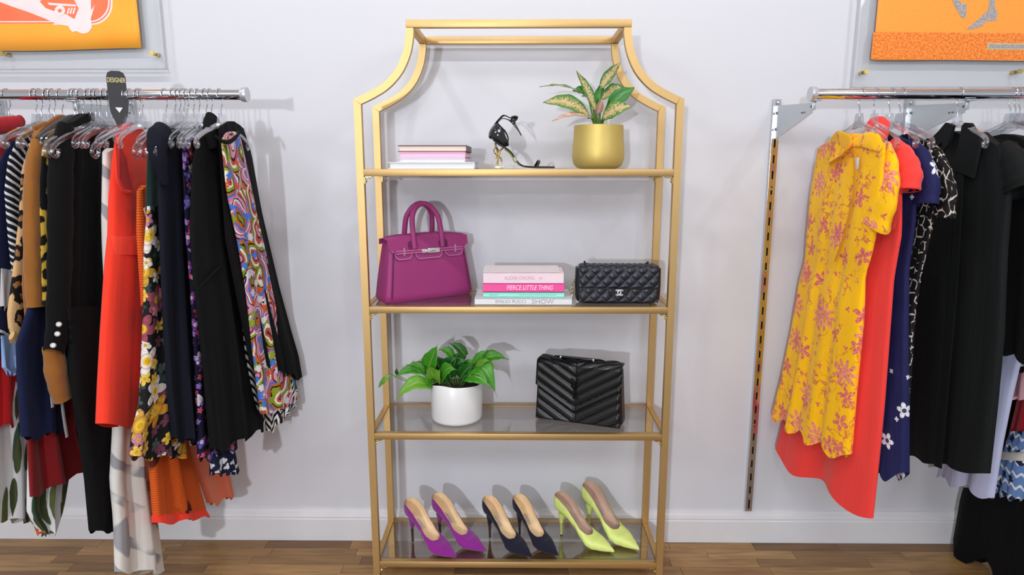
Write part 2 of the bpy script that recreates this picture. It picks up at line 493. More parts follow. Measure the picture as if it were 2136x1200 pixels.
book('book', 'pale pink book with ALEXA CHUNG lettering on its spine', 1008, 1176, z0 + 0.0644, 0.0310, 1.916, 0.12, plain('bk_palepink', (238, 214, 224), 0.4), Pw, 'front',
     [('ALEXA CHUNG', 0.016, -0.1, 0.090, ink_p, 0), ('it', 0.014, 0.42, 0.010, ink_p, 0.2)])
book('magazine', 'thin white magazine lying on the pale pink book', 1008, 1168, z0 + 0.0956, 0.0058, 1.920, 0.11, plain('bk_mag', (240, 228, 230), 0.4), Pw, 'front')

# ------------------------------------------------------------------ court shoes
def pump_rows(inset=0.0, lift=0.0, N=96, K=26, L=0.222):
    zs = [(0, .098), (.10, .0955), (.22, .085), (.36, .058), (.50, .024), (.60, .0085), (.70, .003), (.85, .0025), (1, .006)]
    wd = [(0, .0004), (.011, .0125), (.03, .0205), (.06, .0255), (.12, .0285), (.22, .0290), (.36, .0265), (.48, .0300), (.60, .0365), (.68, .0355), (.78, .0265), (.88, .0155), (.96, .006), (1, .0012)]
    ht = [(0, .082), (.05, .079), (.15, .070), (.28, .058), (.42, .047), (.55, .041), (.66, .038), (.74, .037), (.85, .028), (.95, .015), (1, .007)]
    rows = []; uvs = []
    for i in range(N):
        t = (i / (N - 1)); 
        if t < 0.15: t = 0.15 * (t / 0.15) ** 1.4
        q = max(0.0, min(1.0, (t - 0.36) / 0.262)); ra = 0.953 * math.sqrt(max(0.0, 1 - q ** 2.2))
        tm = PI - math.asin(ra ** (1 / 0.65))
        w = max(0.0006, interp(wd, t) - inset); h = max(0.002, interp(ht, t) - inset * (1.3 if t < 0.35 else 2.8)); z = interp(zs, t) + lift
        row = []
        for j in range(K + 1):
            th = -tm + 2 * tm * j / K
            sn = math.sin(th); cs = math.cos(th)
            y = 1.10 * w * math.copysign(abs(sn) ** 0.65, sn); zz = z + h * (1 - math.copysign(abs(cs) ** 0.8, cs)) / 2
            xb = t * L - (0.010 * math.sin(min(1, (zz - z) / 0.075) * PI) * max(0, 1 - t / 0.10) if t < 0.10 else 0)
            row.append(Vector((xb + inset * max(0, 1 - t / 0.12), y, zz)))
        rows.append(row); uvs += [(p.x, p.y) for p in row]
    return rows, uvs
def pump(name, label, heel_px, toe_px, upper, lining, heelm, group, zsh):
    A = onZ(heel_px[0], heel_px[1], zsh); B = onZ(toe_px[0], toe_px[1], zsh)
    d = B - A; yaw = math.atan2(d.y, d.x); sc = d.length / 0.204
    t = thing(name, label, 'shoe', A, yaw, group, scale=sc)
    sh = Matrix.Translation((-0.018, 0, 0))
    r, u = pump_rows(); m = MB().grid(r, uvs=u); m.xf(sh); m.build('upper', upper, t, smooth=60)
    r, u = pump_rows(0.0016, 0.0022); m = MB().grid(r[:-24], uvs=u[:-24 * 27]); m.xf(sh); m.build('insole', lining, t, smooth=60)
    hp = [(0.0225, 0, 0.0895), (0.0215, 0, 0.085), (0.0195, 0, 0.076), (0.0178, 0, 0.064), (0.0168, 0, 0.050)]
    m = MB().tube(hp, [(0.0155, 0.0165), (0.0150, 0.0155), (0.0126, 0.0125), (0.0092, 0.0085), (0.0062, 0.0060)], 14, updir=(1, 0, 0)); m.xf(sh); m.build('heel_cover', upper, t)
    hp = [(0.0168, 0, 0.052), (0.0172, 0, 0.03), (0.018, 0, 0.004)]
    m = MB().tube(hp, [(0.0058, 0.0056), (0.0046, 0.0046), (0.0042, 0.0042)], 12, updir=(1, 0, 0)); m.xf(sh); m.build('heel', heelm, t)
    m = MB().cyl((0.018, 0, 0), (0.018, 0, 0.0045), 0.0043, 12); m.xf(sh); m.build('heel_tip', M_dark, t)
    m = MB()
    zt = lambda x: interp([(0, .098), (.10, .0955), (.22, .085), (.36, .058), (.50, .024)], x / 0.222)
    for k, (yy, x0, x1) in enumerate(((-0.004, 0.040, 0.075), (0.004, 0.040, 0.075))):
        P = [Vector((x, yy, zt(x) + 0.0062)) for x in [x0 + (x1 - x0) * q / 6 for q in range(7)]]
        m.grid([[p + Vector((0, -0.0016, 0)) for p in P], [p + Vector((0, 0.0016, 0)) for p in P]])
    m.xf(sh); m.build('gilt_lettering', plain('shoe_print', (168, 176, 196), 0.5), t)
    return t
nude = plain('nude_leather', (236, 206, 164), 0.5, vary=0.05); mauve = plain('tan_lining', (200, 168, 150), 0.5, vary=0.05)
purp = plain('purple_suede', (138, 24, 140), 0.9, sheen=0.4, vary=0.10, nscale=120, bump=0.2)
navys = plain('navy_suede', (12, 14, 40), 0.9, sheen=0.15, vary=0.15, nscale=120, bump=0.2)
lime = plain('lime_leather', (222, 240, 138), 0.42, spec=0.4, vary=0.03)
hl_d = plain('heel_dark', (70, 44, 40), 0.4); hl_l = plain('heel_lime', (196, 196, 110), 0.4)
zb = ZS[3] + 0.0005
pump('court_shoe', 'purple suede stiletto court shoe, outer one of its pair next to the gold post', (861, 1128), (952, 1167), purp, nude, hl_d, 'court shoes on the bottom shelf', zb)
pump('court_shoe', 'purple suede stiletto court shoe next to the navy pair', (918, 1117), (1013, 1154), purp, nude, hl_d, 'court shoes on the bottom shelf', zb)
pump('court_shoe', 'navy suede stiletto court shoe next to the purple pair', (1022, 1121), (1109, 1166), navys, nude, hl_d, 'court shoes on the bottom shelf', zb)
pump('court_shoe', 'navy suede stiletto court shoe next to the lime pair', (1084, 1115), (1164, 1163), navys, nude, hl_d, 'court shoes on the bottom shelf', zb)
pump('court_shoe', 'lime yellow leather stiletto court shoe next to the navy pair', (1171, 1117), (1281, 1156), lime, mauve, hl_l, 'court shoes on the bottom shelf', zb)
pump('court_shoe', 'lime yellow leather stiletto court shoe, outer one of its pair away from the navy shoes', (1229, 1100), (1333, 1152), lime, mauve, hl_l, 'court shoes on the bottom shelf', zb)

# ------------------------------------------------------------------ strappy sandal with gold monogram heel
patent = plain('black_patent', (8, 8, 14), 0.08, spec=0.6, coat=0.6, vary=0.0)
A = onY(1036, 353, 1.93); A.z = ZS[0] + 0.0005
sand = thing('sandal', 'black patent strappy sandal with gold monogram heel on the top shelf', 'shoe', A, math.radians(4))
K = 1.93 / 1385.0
def sp(px, py, y=0.0): return Vector(((px - 1036) * K, y, (353 - py) * K))
sole = catmull([sp(1024, 290), sp(1036, 303), sp(1052, 312), sp(1064, 322), sp(1074, 337), sp(1086, 348), sp(1104, 351.2), sp(1130, 351.6), sp(1157, 351.8)], 5)
n = len(sole)
def ribbon(path, widths, thick, name, mat, parent, lift=0.0):
    m = MB(); rows = []
    for i, p in enumerate(path):
        t = (path[min(i + 1, len(path) - 1)] - path[max(i - 1, 0)]).normalized(); nn = Vector((-t.z, 0, t.x))
        if nn.z < 0: nn = -nn
        w = interp(widths, i / (len(path) - 1)); p = p + nn * lift
        rows.append([p + Vector((0, -w, 0)), p + Vector((0, w, 0)), p + Vector((0, w, 0)) + nn * thick, p + Vector((0, -w, 0)) + nn * thick])
    m.grid(rows, closed=True, cap1=True); b0 = 0; m.f.append((0, 1, 2, 3))
    return m.build(name, mat, parent)
swid = [(0, .012), (.12, .024), (.4, .026), (.7, .037), (.85, .034), (1, .012)]
ribbon(sole, swid, 0.004, 'sole', patent, sand)
ribbon(sole, [(a, w * 0.93) for a, w in swid], 0.0012, 'insole', plain('sandal_insole', (26, 24, 26), 0.4), sand, 0.0042)
ribbon([p + Vector((0.0, 0, -0.003)) for p in sole[10:22]], [(0, .010), (1, .014)], 0.002, 'outsole', plain('acid_sole', (204, 208, 66), 0.5), sand)
# counter cup around the heel
rows = []
cup = [(1019, 283), (1020, 290), (1027, 293), (1040, 300), (1052, 308), (1061, 306)]
topl = [(1036, 258), (1037, 258), (1040, 262), (1048, 270), (1056, 278), (1061, 292)]
for k in range(25):
    a = k / 24.0; s_ = abs(a * 2 - 1); side = -1 if a < 0.5 else 1
    f = s_ * 5.0; i = min(4, int(f)); fr = f - i
    lo = Vector((cup[i][0] + (cup[i + 1][0] - cup[i][0]) * fr, 0, cup[i][1] + (cup[i + 1][1] - cup[i][1]) * fr))
    hi = Vector((topl[i][0] + (topl[i + 1][0] - topl[i][0]) * fr, 0, topl[i][1] + (topl[i + 1][1] - topl[i][1]) * fr))
    yy = side * 0.027 * math.sin(min(1, s_ * 1.7) * PI / 2)
    row = []
    for q in range(7):
        c = q / 6.0; b_ = math.sin(c * PI) * 3.5 * (1 - s_ * 0.7)
        row.append(sp(lo.x + (hi.x - lo.x) * c - b_, lo.z + (hi.z - lo.z) * c, yy * (0.86 + 0.14 * math.sin(c * PI))))
    rows.append(row)
m = MB().grid(rows); o = m.build('heel_counter', patent, sand, smooth=70)
md = o.modifiers.new('thick', 'SOLIDIFY'); md.thickness = 0.0018
st = catmull([sp(1034, 262, 0), sp(1043, 252, -.014), sp(1051, 246, -.020), sp(1064, 252, -.024), sp(1074, 264, -.020), sp(1081, 274, -.010), sp(1086, 283, 0.0), sp(1080, 272, .016), sp(1064, 254, .024), sp(1048, 250, .018), sp(1036, 260, .004)], 6)
MB().tube(st, [(0.0062, 0.0018)] * len(st), 8, updir=(1, 0, 0.6)).build('ankle_strap', patent, sand)
for q in (-1, 1):
    c = sp(1070 + q * 1.0, 257, -0.026)
    lp = [c + Vector((q * 0.009 * math.sin(a) ** 1.0 * (1 - 0.3 * math.cos(a)), -0.002 * math.sin(a), 0.0055 * (1 - math.cos(a)) * (0.6 if q < 0 else 1.1) + q * 0.002 * math.sin(a))) for a in [i / 13 * 2 * PI for i in range(14)]]
    MB().tube(lp, 0.0030, 6, closed=True).build('bow_loop', patent, sand)
MB().box(sp(1071, 260, -0.026), (0.010, 0.004, 0.010), 0.002).build('bow_knot', patent, sand)
toe = [sp(1118, 350, -.034), sp(1121, 344, -.030), sp(1124, 337, -.018), sp(1125, 335, 0), sp(1124, 337, .018), sp(1121, 344, .030), sp(1118, 350, .034)]
MB().tube(catmull(toe, 5), [(0.0035, 0.0013)] * 31, 8, updir=(1, 0, 0)).build('toe_strap', patent, sand)
heel = MB(); g = 0.0022
heel.tube(catmull([sp(1033, 300), sp(1036, 312), sp(1038, 318), sp(1040, 328), sp(1037, 342)], 4), g, 8)          # stem of the Y and Y arm
heel.tube(catmull([sp(1052, 309), sp(1045, 314), sp(1040, 320)], 4), g, 8)
heel.tube(catmull([sp(1041, 318, .001), sp(1036, 310, .002), sp(1031, 312), sp(1031, 319), sp(1036, 324), sp(1036, 330), sp(1032, 331)], 5), g, 8)
heel.tube(catmull([sp(1043, 317, -.002), sp(1040, 330, -.002), sp(1037, 344, -.002)], 4), g, 8)
heel.tube(catmull([sp(1036, 330, -.001), sp(1044, 330, -.001), sp(1046, 337, -.001), sp(1044, 343, -.001)], 4), g, 8)
heel.build('monogram_heel', plain('gold_heel', (196, 172, 104), 0.2, 0.95), sand)
m = MB().box(sp(1042, 350), (0.026, 0.020, 0.0062), 0.0015); m.tube([sp(1040, 345), sp(1030, 341), sp(1025, 337)], g * 0.8, 6); m.tube([sp(1039, 340), sp(1039, 348)], 0.0022, 8)
m.build('heel_base', plain('pale_gold', (232, 224, 190), 0.25, 0.8), sand)

# ------------------------------------------------------------------ potted plants
def leafmat(name, base, edge, spots, thr=0.55, scale=260.0, spotcol=(206, 170, 150)):
    t = Mt(name); uv = t.n('ShaderNodeTexCoord').outputs['UV']; sx = t.n('ShaderNodeSeparateXYZ', {0: uv})
    tc = t.n('ShaderNodeTexCoord').outputs['Object']
    col = t.mix(t.noise(tc, 40.0, 3.0), lin(base), lin(edge))
    if spots:
        nz = t.noise(tc, scale, 3.0, 0.5)
        mid = t.math('SUBTRACT', 1.0, t.math('MULTIPLY', t.math('ABSOLUTE', sx.outputs[0]), 0.55))
        f = t.step(t.math('MULTIPLY', nz, mid), thr * 0.62, thr * 0.80)
        col = t.mix(f, col, lin(spotcol))
    rib = t.step(t.math('ABSOLUTE', sx.outputs[0]), 0.07, 0.02)
    col = t.mix(t.math('MULTIPLY', rib, 0.45), col, lin((186, 200, 130)))
    m = t.fin(col, 0.34, 0, 0.45); t.b.inputs['Transmission Weight'].default_value = 0.0
    return m
LM1 = leafmat('aglaonema_leaf', (84, 138, 50), (50, 108, 36), True, 0.52, 240.0, (200, 170, 124))
LM1p = leafmat('aglaonema_pink_leaf', (210, 160, 140), (150, 130, 80), True, 0.55, 200.0, (232, 170, 168))
LM1g = leafmat('aglaonema_green_leaf', (50, 140, 44), (34, 104, 32), False)
LM2 = leafmat('pothos_leaf', (72, 150, 30), (46, 120, 24), False)
LM2d = leafmat('pothos_dark_leaf', (34, 104, 28), (22, 78, 22), False)
LM2y = leafmat('pothos_pale_leaf', (120, 170, 50), (80, 146, 38), False)
STEM = plain('leaf_stem', (92, 130, 60), 0.5)
def leaf(parent, base, tip, w, mat, sag=0.15, face=(0.15, -0.8, 0.6), fold=0.25, heart=False, curl=0.0, name='leaf'):
    base = Vector(base); tip = Vector(tip); L = (tip - base).length; d = (tip - base).normalized()
    face = Vector(face); face = (face - d * face.dot(d)).normalized(); side = d.cross(face)
    up = Vector((0, 0, 1)); rows = []; uvs = []; N = 12; K = 6
    for i in range(N + 1):
        t = i / N
        c = base.lerp(tip, t) + up * (math.sin(t * PI) * sag * L) + face * (math.sin(t * PI) * 0.05 * L)
        if heart: wd = w * (math.sin(min(1, t * 1.0 + 0.12) * PI) ** 0.6) * (1 - 0.55 * t) * 1.35 if t < 0.98 else 0
        else: wd = w * (math.sin(t ** 0.85 * PI) ** 0.85) if 0 < t < 1 else 0
        wd = max(wd, 0.0004)
        row = []
        for k in range(K + 1):
            s_ = k / K * 2 - 1
            row.append(c + side * (s_ * wd / 2) + face * (abs(s_) ** 1.2 * fold * wd / 2) - face * (curl * abs(s_) ** 2 * wd) + up * (0.0012 * math.sin(t * 23 + s_ * 3)))
            uvs.append((s_, t))
        rows.append(row)
    o = MB().grid(rows, uvs=uvs).build(name, mat, parent, smooth=60, recalc=False)
    md = o.modifiers.new('thick', 'SOLIDIFY'); md.thickness = 0.0005
    return o
PY = 1.985; PCX = onY(1247, 340, PY).x
pt = thing('potted_plant', 'speckled pink and green leafy plant in a brushed gold pot on the top shelf', 'plant', (PCX, PY, ZS[0] + 0.0005), world=True)
k = 1.37
prof = [(0.001, 0), (0.050, 0), (0.062, 0.003), (0.0715, 0.012), (0.0765, 0.028), (0.0775, 0.044), (0.0758, 0.066), (0.0735, 0.09), (0.0728, 0.112), (0.0726, 0.1255), (0.0700, 0.1262), (0.0690, 0.122), (0.0690, 0.108)]
zz = ZS[0] + 0.0005
M_potgold = plain('brushed_gold_pot', (206, 182, 104), 0.5, 0.5, 0.5, 0.05, 40)
MB().lathe([(r, z) for r, z in prof], 56, (PCX, PY, zz)).build('pot', M_potgold, pt, smooth=60)
M_soil = plain('soil', (38, 28, 22), 0.95, vary=0.4, nscale=200, bump=0.8)
MB().lathe([(0.069, 0.108), (0.045, 0.112), (0.001, 0.114)], 32, (PCX, PY, zz)).build('soil', M_soil, pt)
AG = [((1226, 203), (1126, 181), .020, LM1, .06, (0, -.35, .94), 0.0, .01), ((1231, 243), (1133, 214), .047, LM1, .10, (-.1, -.85, .5), -.03, 0), ((1236, 246), (1151, 253), .022, LM1p, .10, (0, -.5, .85), -.05, .3),
      ((1244, 236), (1202, 148), .030, LM1, .0, (.5, -.85, .1), .02, 0), ((1252, 186), (1294, 130), .034, LM1, -.02, (-.4, -.85, .3), .0, 0), ((1233, 197), (1194, 189), .034, LM1g, .06, (0, -.75, .65), .03, 0),
      ((1253, 208), (1312, 190), .040, LM1, .14, (.1, -.8, .6), .03, 0), ((1266, 226), (1323, 183), .042, LM1g, .04, (.2, -.9, .4), -.02, 0), ((1256, 249), (1316, 222), .048, LM1, .10, (.2, -.85, .45), -.05, 0),
      ((1244, 240), (1256, 206), .022, LM1p, .0, (.2, -.9, .2), -.03, 0), ((1262, 232), (1270, 208), .024, LM1g, .0, (.6, -.7, .2), -.02, 0), ((1240, 225), (1262, 168), .024, LM1g, .02, (-.3, -.8, .2), .05, 0)]
for (b0, t0, w, mt, sg, fc, dy, cu) in AG:
    B = onY(b0[0], b0[1], PY - 0.01 + dy * 0.4); T = onY(t0[0], t0[1], PY - 0.02 + dy)
    leaf(pt, B, T, w * 1.05, mt, sg, fc, 0.3, curl=cu)
    root = Vector((PCX + (B.x - PCX) * 0.25, PY + (B.y - PY) * 0.3, zz + 0.108))
    mid = root.lerp(B, 0.55) + Vector((0, 0, 0.006))
    MB().tube(catmull([root, mid, B, B.lerp(T, 0.12)], 5), [0.0035 - 0.0016 * i / 15 for i in range(16)], 7).build('stem', STEM, pt)

WY = onZ(951, 893, ZS[2]).y + 0.083; WX = onY(951, 850, WY - 0.03).x
zz = ZS[2] + 0.0005
pw = thing('potted_pothos', 'trailing green pothos in a white ceramic pot on the glass shelf', 'plant', (WX, WY, zz), world=True)
M_white = plain('white_ceramic', (232, 232, 234), 0.32, spec=0.5, vary=0.015)
m = MB(); rows = []
for r, z, f in [(0.001, 0, 0), (0.070, 0, 0), (0.079, 0.004, 0), (0.0815, 0.012, 0), (0.0825, 0.06, 0.2), (0.0830, 0.125, 1), (0.0810, 0.128, 1), (0.0785, 0.125, 1), (0.078, 0.105, 0.4)]:
    rows.append([Vector((WX + r * math.cos(a), WY + r * math.sin(a), zz + z + f * (0.004 * math.sin(a * 3 + 0.6) + 0.002 * math.sin(a * 5)))) for a in [i / 64 * 2 * PI for i in range(64)]])
m.grid(rows, closed=True).build('pot', M_white, pw, smooth=60)
MB().lathe([(0.078, 0.106), (0.04, 0.112), (0.001, 0.113)], 32, (WX, WY, zz)).build('soil', M_soil, pw)
PO = [((898, 803), (822, 839), .040, LM2y, .22, -.06), ((893, 776), (847, 761), .030, LM2, .08, -.01), ((893, 768), (914, 716), .045, LM2, -.05, -.02), ((889, 775), (822, 788), .030, LM2, .14, -.02),
      ((816, 781), (789, 809), .015, LM2y, .05, 0), ((829, 783), (827, 769), .011, LM2d, 0, 0), ((946, 746), (915, 730), .024, LM2, .2, .02), ((972, 744), (936, 716), .026, LM2d, .12, .02), ((984, 762), (1017, 731), .020, LM2, .06, .01),
      ((998, 757), (1062, 751), .034, LM2, .16, .0), ((990, 770), (1038, 771), .034, LM2y, .2, -.03), ((990, 776), (1037, 829), .048, LM2, .42, -.05), ((975, 785), (1023, 810), .046, LM2, .16, -.07),
      ((920, 792), (952, 772), .040, LM2, .25, -.06), ((905, 790), (893, 765), .034, LM2y, .1, -.05), ((930, 775), (955, 744), .038, LM2d, .1, .0), ((918, 770), (903, 742), .040, LM2d, .05, .02), ((945, 770), (975, 752), .040, LM2d, .12, .01),
      ((960, 790), (988, 762), .042, LM2d, .1, -.02), ((940, 790), (925, 755), .040, LM2d, .1, -.02), ((905, 800), (884, 782), .040, LM2, .15, -.04), ((970, 775), (1000, 755), .036, LM2, .1, .02), ((955, 760), (935, 740), .036, LM2, .1, .03), ((912, 796), (918, 770), .030, LM2y, 0, -.055)]
for i, (b0, t0, w, mt, sg, dy) in enumerate(PO):
    B = onY(b0[0], b0[1], WY - 0.01 + dy * 0.6); T = onY(t0[0], t0[1], WY - 0.02 + dy)
    leaf(pw, B, T, w * 1.15, mt, sg, (0.1 * math.sin(i * 2.1), -0.75, 0.65), 0.25, heart=(w > 0.02))
    if i == 5: continue
    root = Vector((WX + (B.x - WX) * 0.3, WY + (B.y - WY) * 0.5, zz + 0.110))
    if i == 4: root = onY(880, 803, WY - 0.03)
    mid = root.lerp(B, 0.6) + Vector((0, 0, 0.012 if i != 4 else -0.006))
    MB().tube(catmull([root, mid, B, B.lerp(T, 0.1)], 5), 0.0014, 6).build('stem', STEM, pw)
MB().tube(catmull([onY(856, 795, WY - 0.03), onY(840, 789, WY - 0.02), onY(829, 783, WY - 0.015)], 5), 0.0011, 6).build('stem', STEM, pw)

# ------------------------------------------------------------------ plum top-handle bag
plum = plain('plum_leather', (152, 52, 114), 0.5, spec=0.35, vary=0.05, nscale=300, bump=0.12)
plum_d = plain('plum_edge', (96, 24, 70), 0.6)
thread = plain('pale_thread', (206, 150, 186), 0.8)
silver = plain('silver_plate', (226, 226, 228), 0.28, 0.7)
A = onZ(806, 637, ZS[1]); B = onZ(992, 613, ZS[1])
yaw = math.atan2(B.y - A.y, B.x - A.x); WB = (B - A).length
HB = 0.196; DB = 0.105; DT = 0.055; WT = WB * 0.845
ctr = (A + B) / 2 + Vector((-math.sin(yaw), math.cos(yaw), 0)) * DB / 2; ctr.z = ZS[1] + 0.0005
bag = thing('handbag', 'plum leather trapezoid handbag with top handles and silver turn lock', 'handbag', ctr, yaw)
rows = []; M_ = 48
for i in range(17):
    v = i / 16; z = HB * v
    w = (WB + (WT - WB) * v) / 2; d = (DB + (DT - DB) * v) / 2
    edge = math.sin(min(1, v / 0.06) * PI / 2); w -= 0.008 * (1 - edge); d -= 0.010 * (1 - edge)
    row = []
    for j in range(M_):
        a = 2 * PI * j / M_; cs, sn = math.cos(a), math.sin(a)
        x = w * math.copysign(abs(cs) ** 0.28, cs); yv = d * math.copysign(abs(sn) ** 0.34, sn)
        if abs(x) > w * 0.86: x -= math.copysign(0.010 * v * (1 - min(1, abs(yv) / d)) , x)
        row.append(Vector((x, yv - 0.004 * math.sin(v * PI) * (1 if yv < 0 else -1), z + 0.006 * v * (1 - (x / w) ** 2))))
    rows.append(row)
m = MB().grid(rows, closed=True, cap0=True, cap1=True); m.build('body', plum, bag, smooth=50)
def fy(z): 
    v = z / HB; return -(DB + (DT - DB) * v) / 2 - 0.004 * math.sin(v * PI)
def onface(x, z, off): return Vector((x, fy(z) - off, z))
H2 = HB + 0.004
wt = WT / 2 + 0.006
tabz = 0.128
flap = [(-wt, H2 - 0.008), (0, H2 + 0.002), (wt, H2 - 0.008), (wt, H2 - 0.036), (wt - 0.016, H2 - 0.050), (wt - 0.018, 0.150), (wt - 0.024, 0.132), (wt - 0.034, tabz), (0.066, tabz), (0.056, 0.136), (0.054, 0.150), (0.044, 0.150), (0.040, 0.133), (0.032, tabz - 0.002), (-0.040, tabz - 0.002), (-0.048, 0.133), (-0.052, 0.150), (-0.062, 0.150), (-0.064, 0.136), (-0.072, tabz), (-wt + 0.030, tabz), (-wt + 0.020, 0.136), (-wt + 0.018, 0.150), (-wt + 0.018, H2 - 0.050), (-wt + 0.002, H2 - 0.036)]
def fine(poly, n=6):
    out = []
    for (a, b_), (c, d_) in zip(poly, poly[1:] + poly[:1]):
        for q in range(n): out.append((a + (c - a) * q / n, b_ + (d_ - b_) * q / n))
    return out
MB().prism(flap, 0.0030, lambda a, b_, c: onface(a, b_, 0.0012 + c)).build('flap', plum, bag, smooth=30)
m = MB(); ins = [(x * 0.982, z + (0.0035 if z < 0.14 else (-0.003 if z > 0.17 else 0))) for x, z in flap]
loop = [onface(a, b_, 0.0045) for a, b_ in fine(ins[3:] + ins[:0], 3)][:-3]
m.tube(loop, 0.0009, 5); m.build('stitching', thread, bag)
top = []
for i in range(9):
    x = -wt + 2 * wt * i / 8; z = H2 - 0.008 + 0.010 * (1 - (x / wt) ** 2)
    top.append([Vector((x, fy(HB) - 0.002, z - 0.001)), Vector((x, 0, z + 0.003)), Vector((x, -fy(HB), z - 0.002)), Vector((x, -fy(HB) , z - 0.018))])
o = MB().grid(top).build('top_panel', plum, bag, smooth=60); o.modifiers.new('thick', 'SOLIDIFY').thickness = 0.0025
for x in (-0.052 - 0.005, 0.049):
    MB().prism([(x - 0.016, 0.176), (x - 0.010, 0.184), (x + 0.010, 0.184), (x + 0.016, 0.176), (x + 0.014, 0.160), (x + 0.006, 0.152), (x - 0.006, 0.152), (x - 0.014, 0.160)], 0.0010, lambda a, b_, c: onface(a, b_, 0.0044 + c)).build('handle_cutout', plum_d, bag)
for y0, zb0 in ((-0.040, 0.160), (0.034, 0.170)):
    P = [(-0.052, y0, zb0)] + [(-0.052 + 0.000, y0 * 0.8, HB + 0.010)] + [(-0.048 * math.cos(a) - 0.004, y0 * (0.75 - 0.55 * math.sin(a)), HB + 0.030 + 0.068 * math.sin(a)) for a in [PI * q / 10 for q in range(1, 10)]] + [(0.045, y0 * 0.8, HB + 0.010), (0.045, y0, zb0)]
    P = catmull(P, 4); MB().tube(P, 0.0082, 12).build('handle', plum, bag, smooth=60)
for sx in (-1, 1):
    x0, x1 = (0.018, wt - 0.022)
    poly = [(sx * x0, 0.147), (sx * x0, 0.158), (sx * x1, 0.160), (sx * (x1 + 0.006), 0.153), (sx * x1, 0.146)]
    st_ = MB().prism(poly, 0.0042, lambda a, b_, c: onface(a, b_, 0.0045 + c)).build('strap', plum, bag, smooth=30)
    m = MB()
    for zz_ in (0.1485, 0.1570): m.tube([onface(sx * (x0 + 0.004 + (x1 - x0 - 0.006) * q / 4), zz_, 0.0089) for q in range(5)], 0.0008, 5)
    m.build('stitching', thread, st_)
    xs_ = sx * (wt - 0.050)
    MB().box(onface(xs_, 0.153, 0.0075), (0.006, 0.005, 0.025), 0.001).build('strap_loop', plain('plum_loop', (176, 120, 156), 0.4), bag)
MB().box(onface(0.010, 0.152, 0.0105), (0.042, 0.003, 0.0145), 0.0010).build('lock_plate', silver, bag)
MB().box(onface(-0.022, 0.152, 0.0100), (0.016, 0.004, 0.012), 0.0010).build('lock_plate', silver, bag)
MB().cyl(onface(-0.012, 0.152, 0.011), onface(-0.012, 0.152, 0.017), 0.0042, 12).build('turn_lock', silver, bag)
m = MB(); m.tube([onface(0.001 + q * 0.0028, 0.152 + 0.0022 * (-1) ** q, 0.0124) for q in range(6)], 0.0006, 5); m.build('engraving', plain('engraving', (40, 40, 44), 0.5), bag)
for sx in (-1, 1):
    MB().tube([onface(sx * (WB / 2 - 0.017 + (WT / 2 - WB / 2) * v), HB * v, -0.0005) + Vector((0, 0, 0)) for v in [0.07 + 0.68 * q / 8 for q in range(9)]], 0.0018, 6).build('piping', plum_d, bag)
    MB().cyl((sx * WB * 0.36, -DB * 0.36, 0.0), (sx * WB * 0.36, -DB * 0.36, 0.004), 0.004, 10).build('base_stud', silver, bag)

# ------------------------------------------------------------------ black quilted flap bag (small)
def quilt(nx, ny, W_, H_, f, place):
    rows = []; uvs = []
    for j in range(ny + 1):
        row = []
        for i in range(nx + 1):
            x = (i / nx - 0.5) * W_; z = j / ny * H_
            row.append(place(x, z, f(x, z))); uvs.append((x, z))
        rows.append(row)
    return MB().grid(rows, uvs=uvs)
navyq = plain('ink_lambskin', (24, 28, 40), 0.36, spec=0.5, vary=0.05, nscale=200)
blackl = plain('black_leather', (14, 14, 18), 0.38, spec=0.5, vary=0.05)
A = onZ(1197, 636, ZS[1]); B = onZ(1384, 636, ZS[1]); yfr = A.y
wq = (B.x - A.x) * 0.97; hq = 0.112; dq = 0.072
fb = thing('flap_bag', 'small ink black diamond quilted flap bag with silver clasp emblem', 'handbag', ((A.x + B.x) / 2, yfr + dq / 2 + 0.004, ZS[1] + 0.0005), math.radians(-1.0))
def edgef(x, z, W_, H_, r=0.012):
    e = min(W_ / 2 - abs(x), z, H_ - z); return math.sqrt(max(0, min(1, e / r)))
def diam(x, z, s=0.035):
    a = abs(math.sin(PI * (x / s + z / s * 1.0))); b_ = abs(math.sin(PI * (x / s - z / s * 1.0)))
    return (a * b_) ** 0.45
rows = []
for i in range(13):
    v = i / 12; z = hq * 0.96 * v; e = math.sin(min(1, v / 0.12) * PI / 2)
    w = wq / 2 * (0.955 + 0.045 * math.sin(min(1, v * 1.6) * PI / 2)) - 0.014 * (1 - e); d = dq / 2 * (1 - 0.25 * v) - 0.012 * (1 - e)
    row = []
    for j in range(40):
        a = 2 * PI * j / 40; cs, sn = math.cos(a), math.sin(a)
        x = w * math.copysign(abs(cs) ** 0.25, cs); yv = d * math.copysign(abs(sn) ** 0.4, sn)
        if abs(x) > w * 0.8 and v > 0.2: x -= math.copysign(0.006 * (1 - abs(yv) / d) * v, x)
        row.append(Vector((x, yv, z)))
    rows.append(row)
MB().grid(rows, closed=True, cap0=True, cap1=True).build('body', blackl, fb, smooth=50)
W1 = wq * 0.905
quilt(150, 48, W1, 0.060, lambda x, z: 0.004 + 0.0045 * diam(x, z) * edgef(x, z, W1, 0.060, .008), lambda x, z, h: Vector((x, -dq / 2 * (1 - 0.25 * (z + 0.006) / hq) + 0.002 - h, z + 0.007))).build('front_panel', navyq, fb, smooth=80)
W2 = wq * 0.915
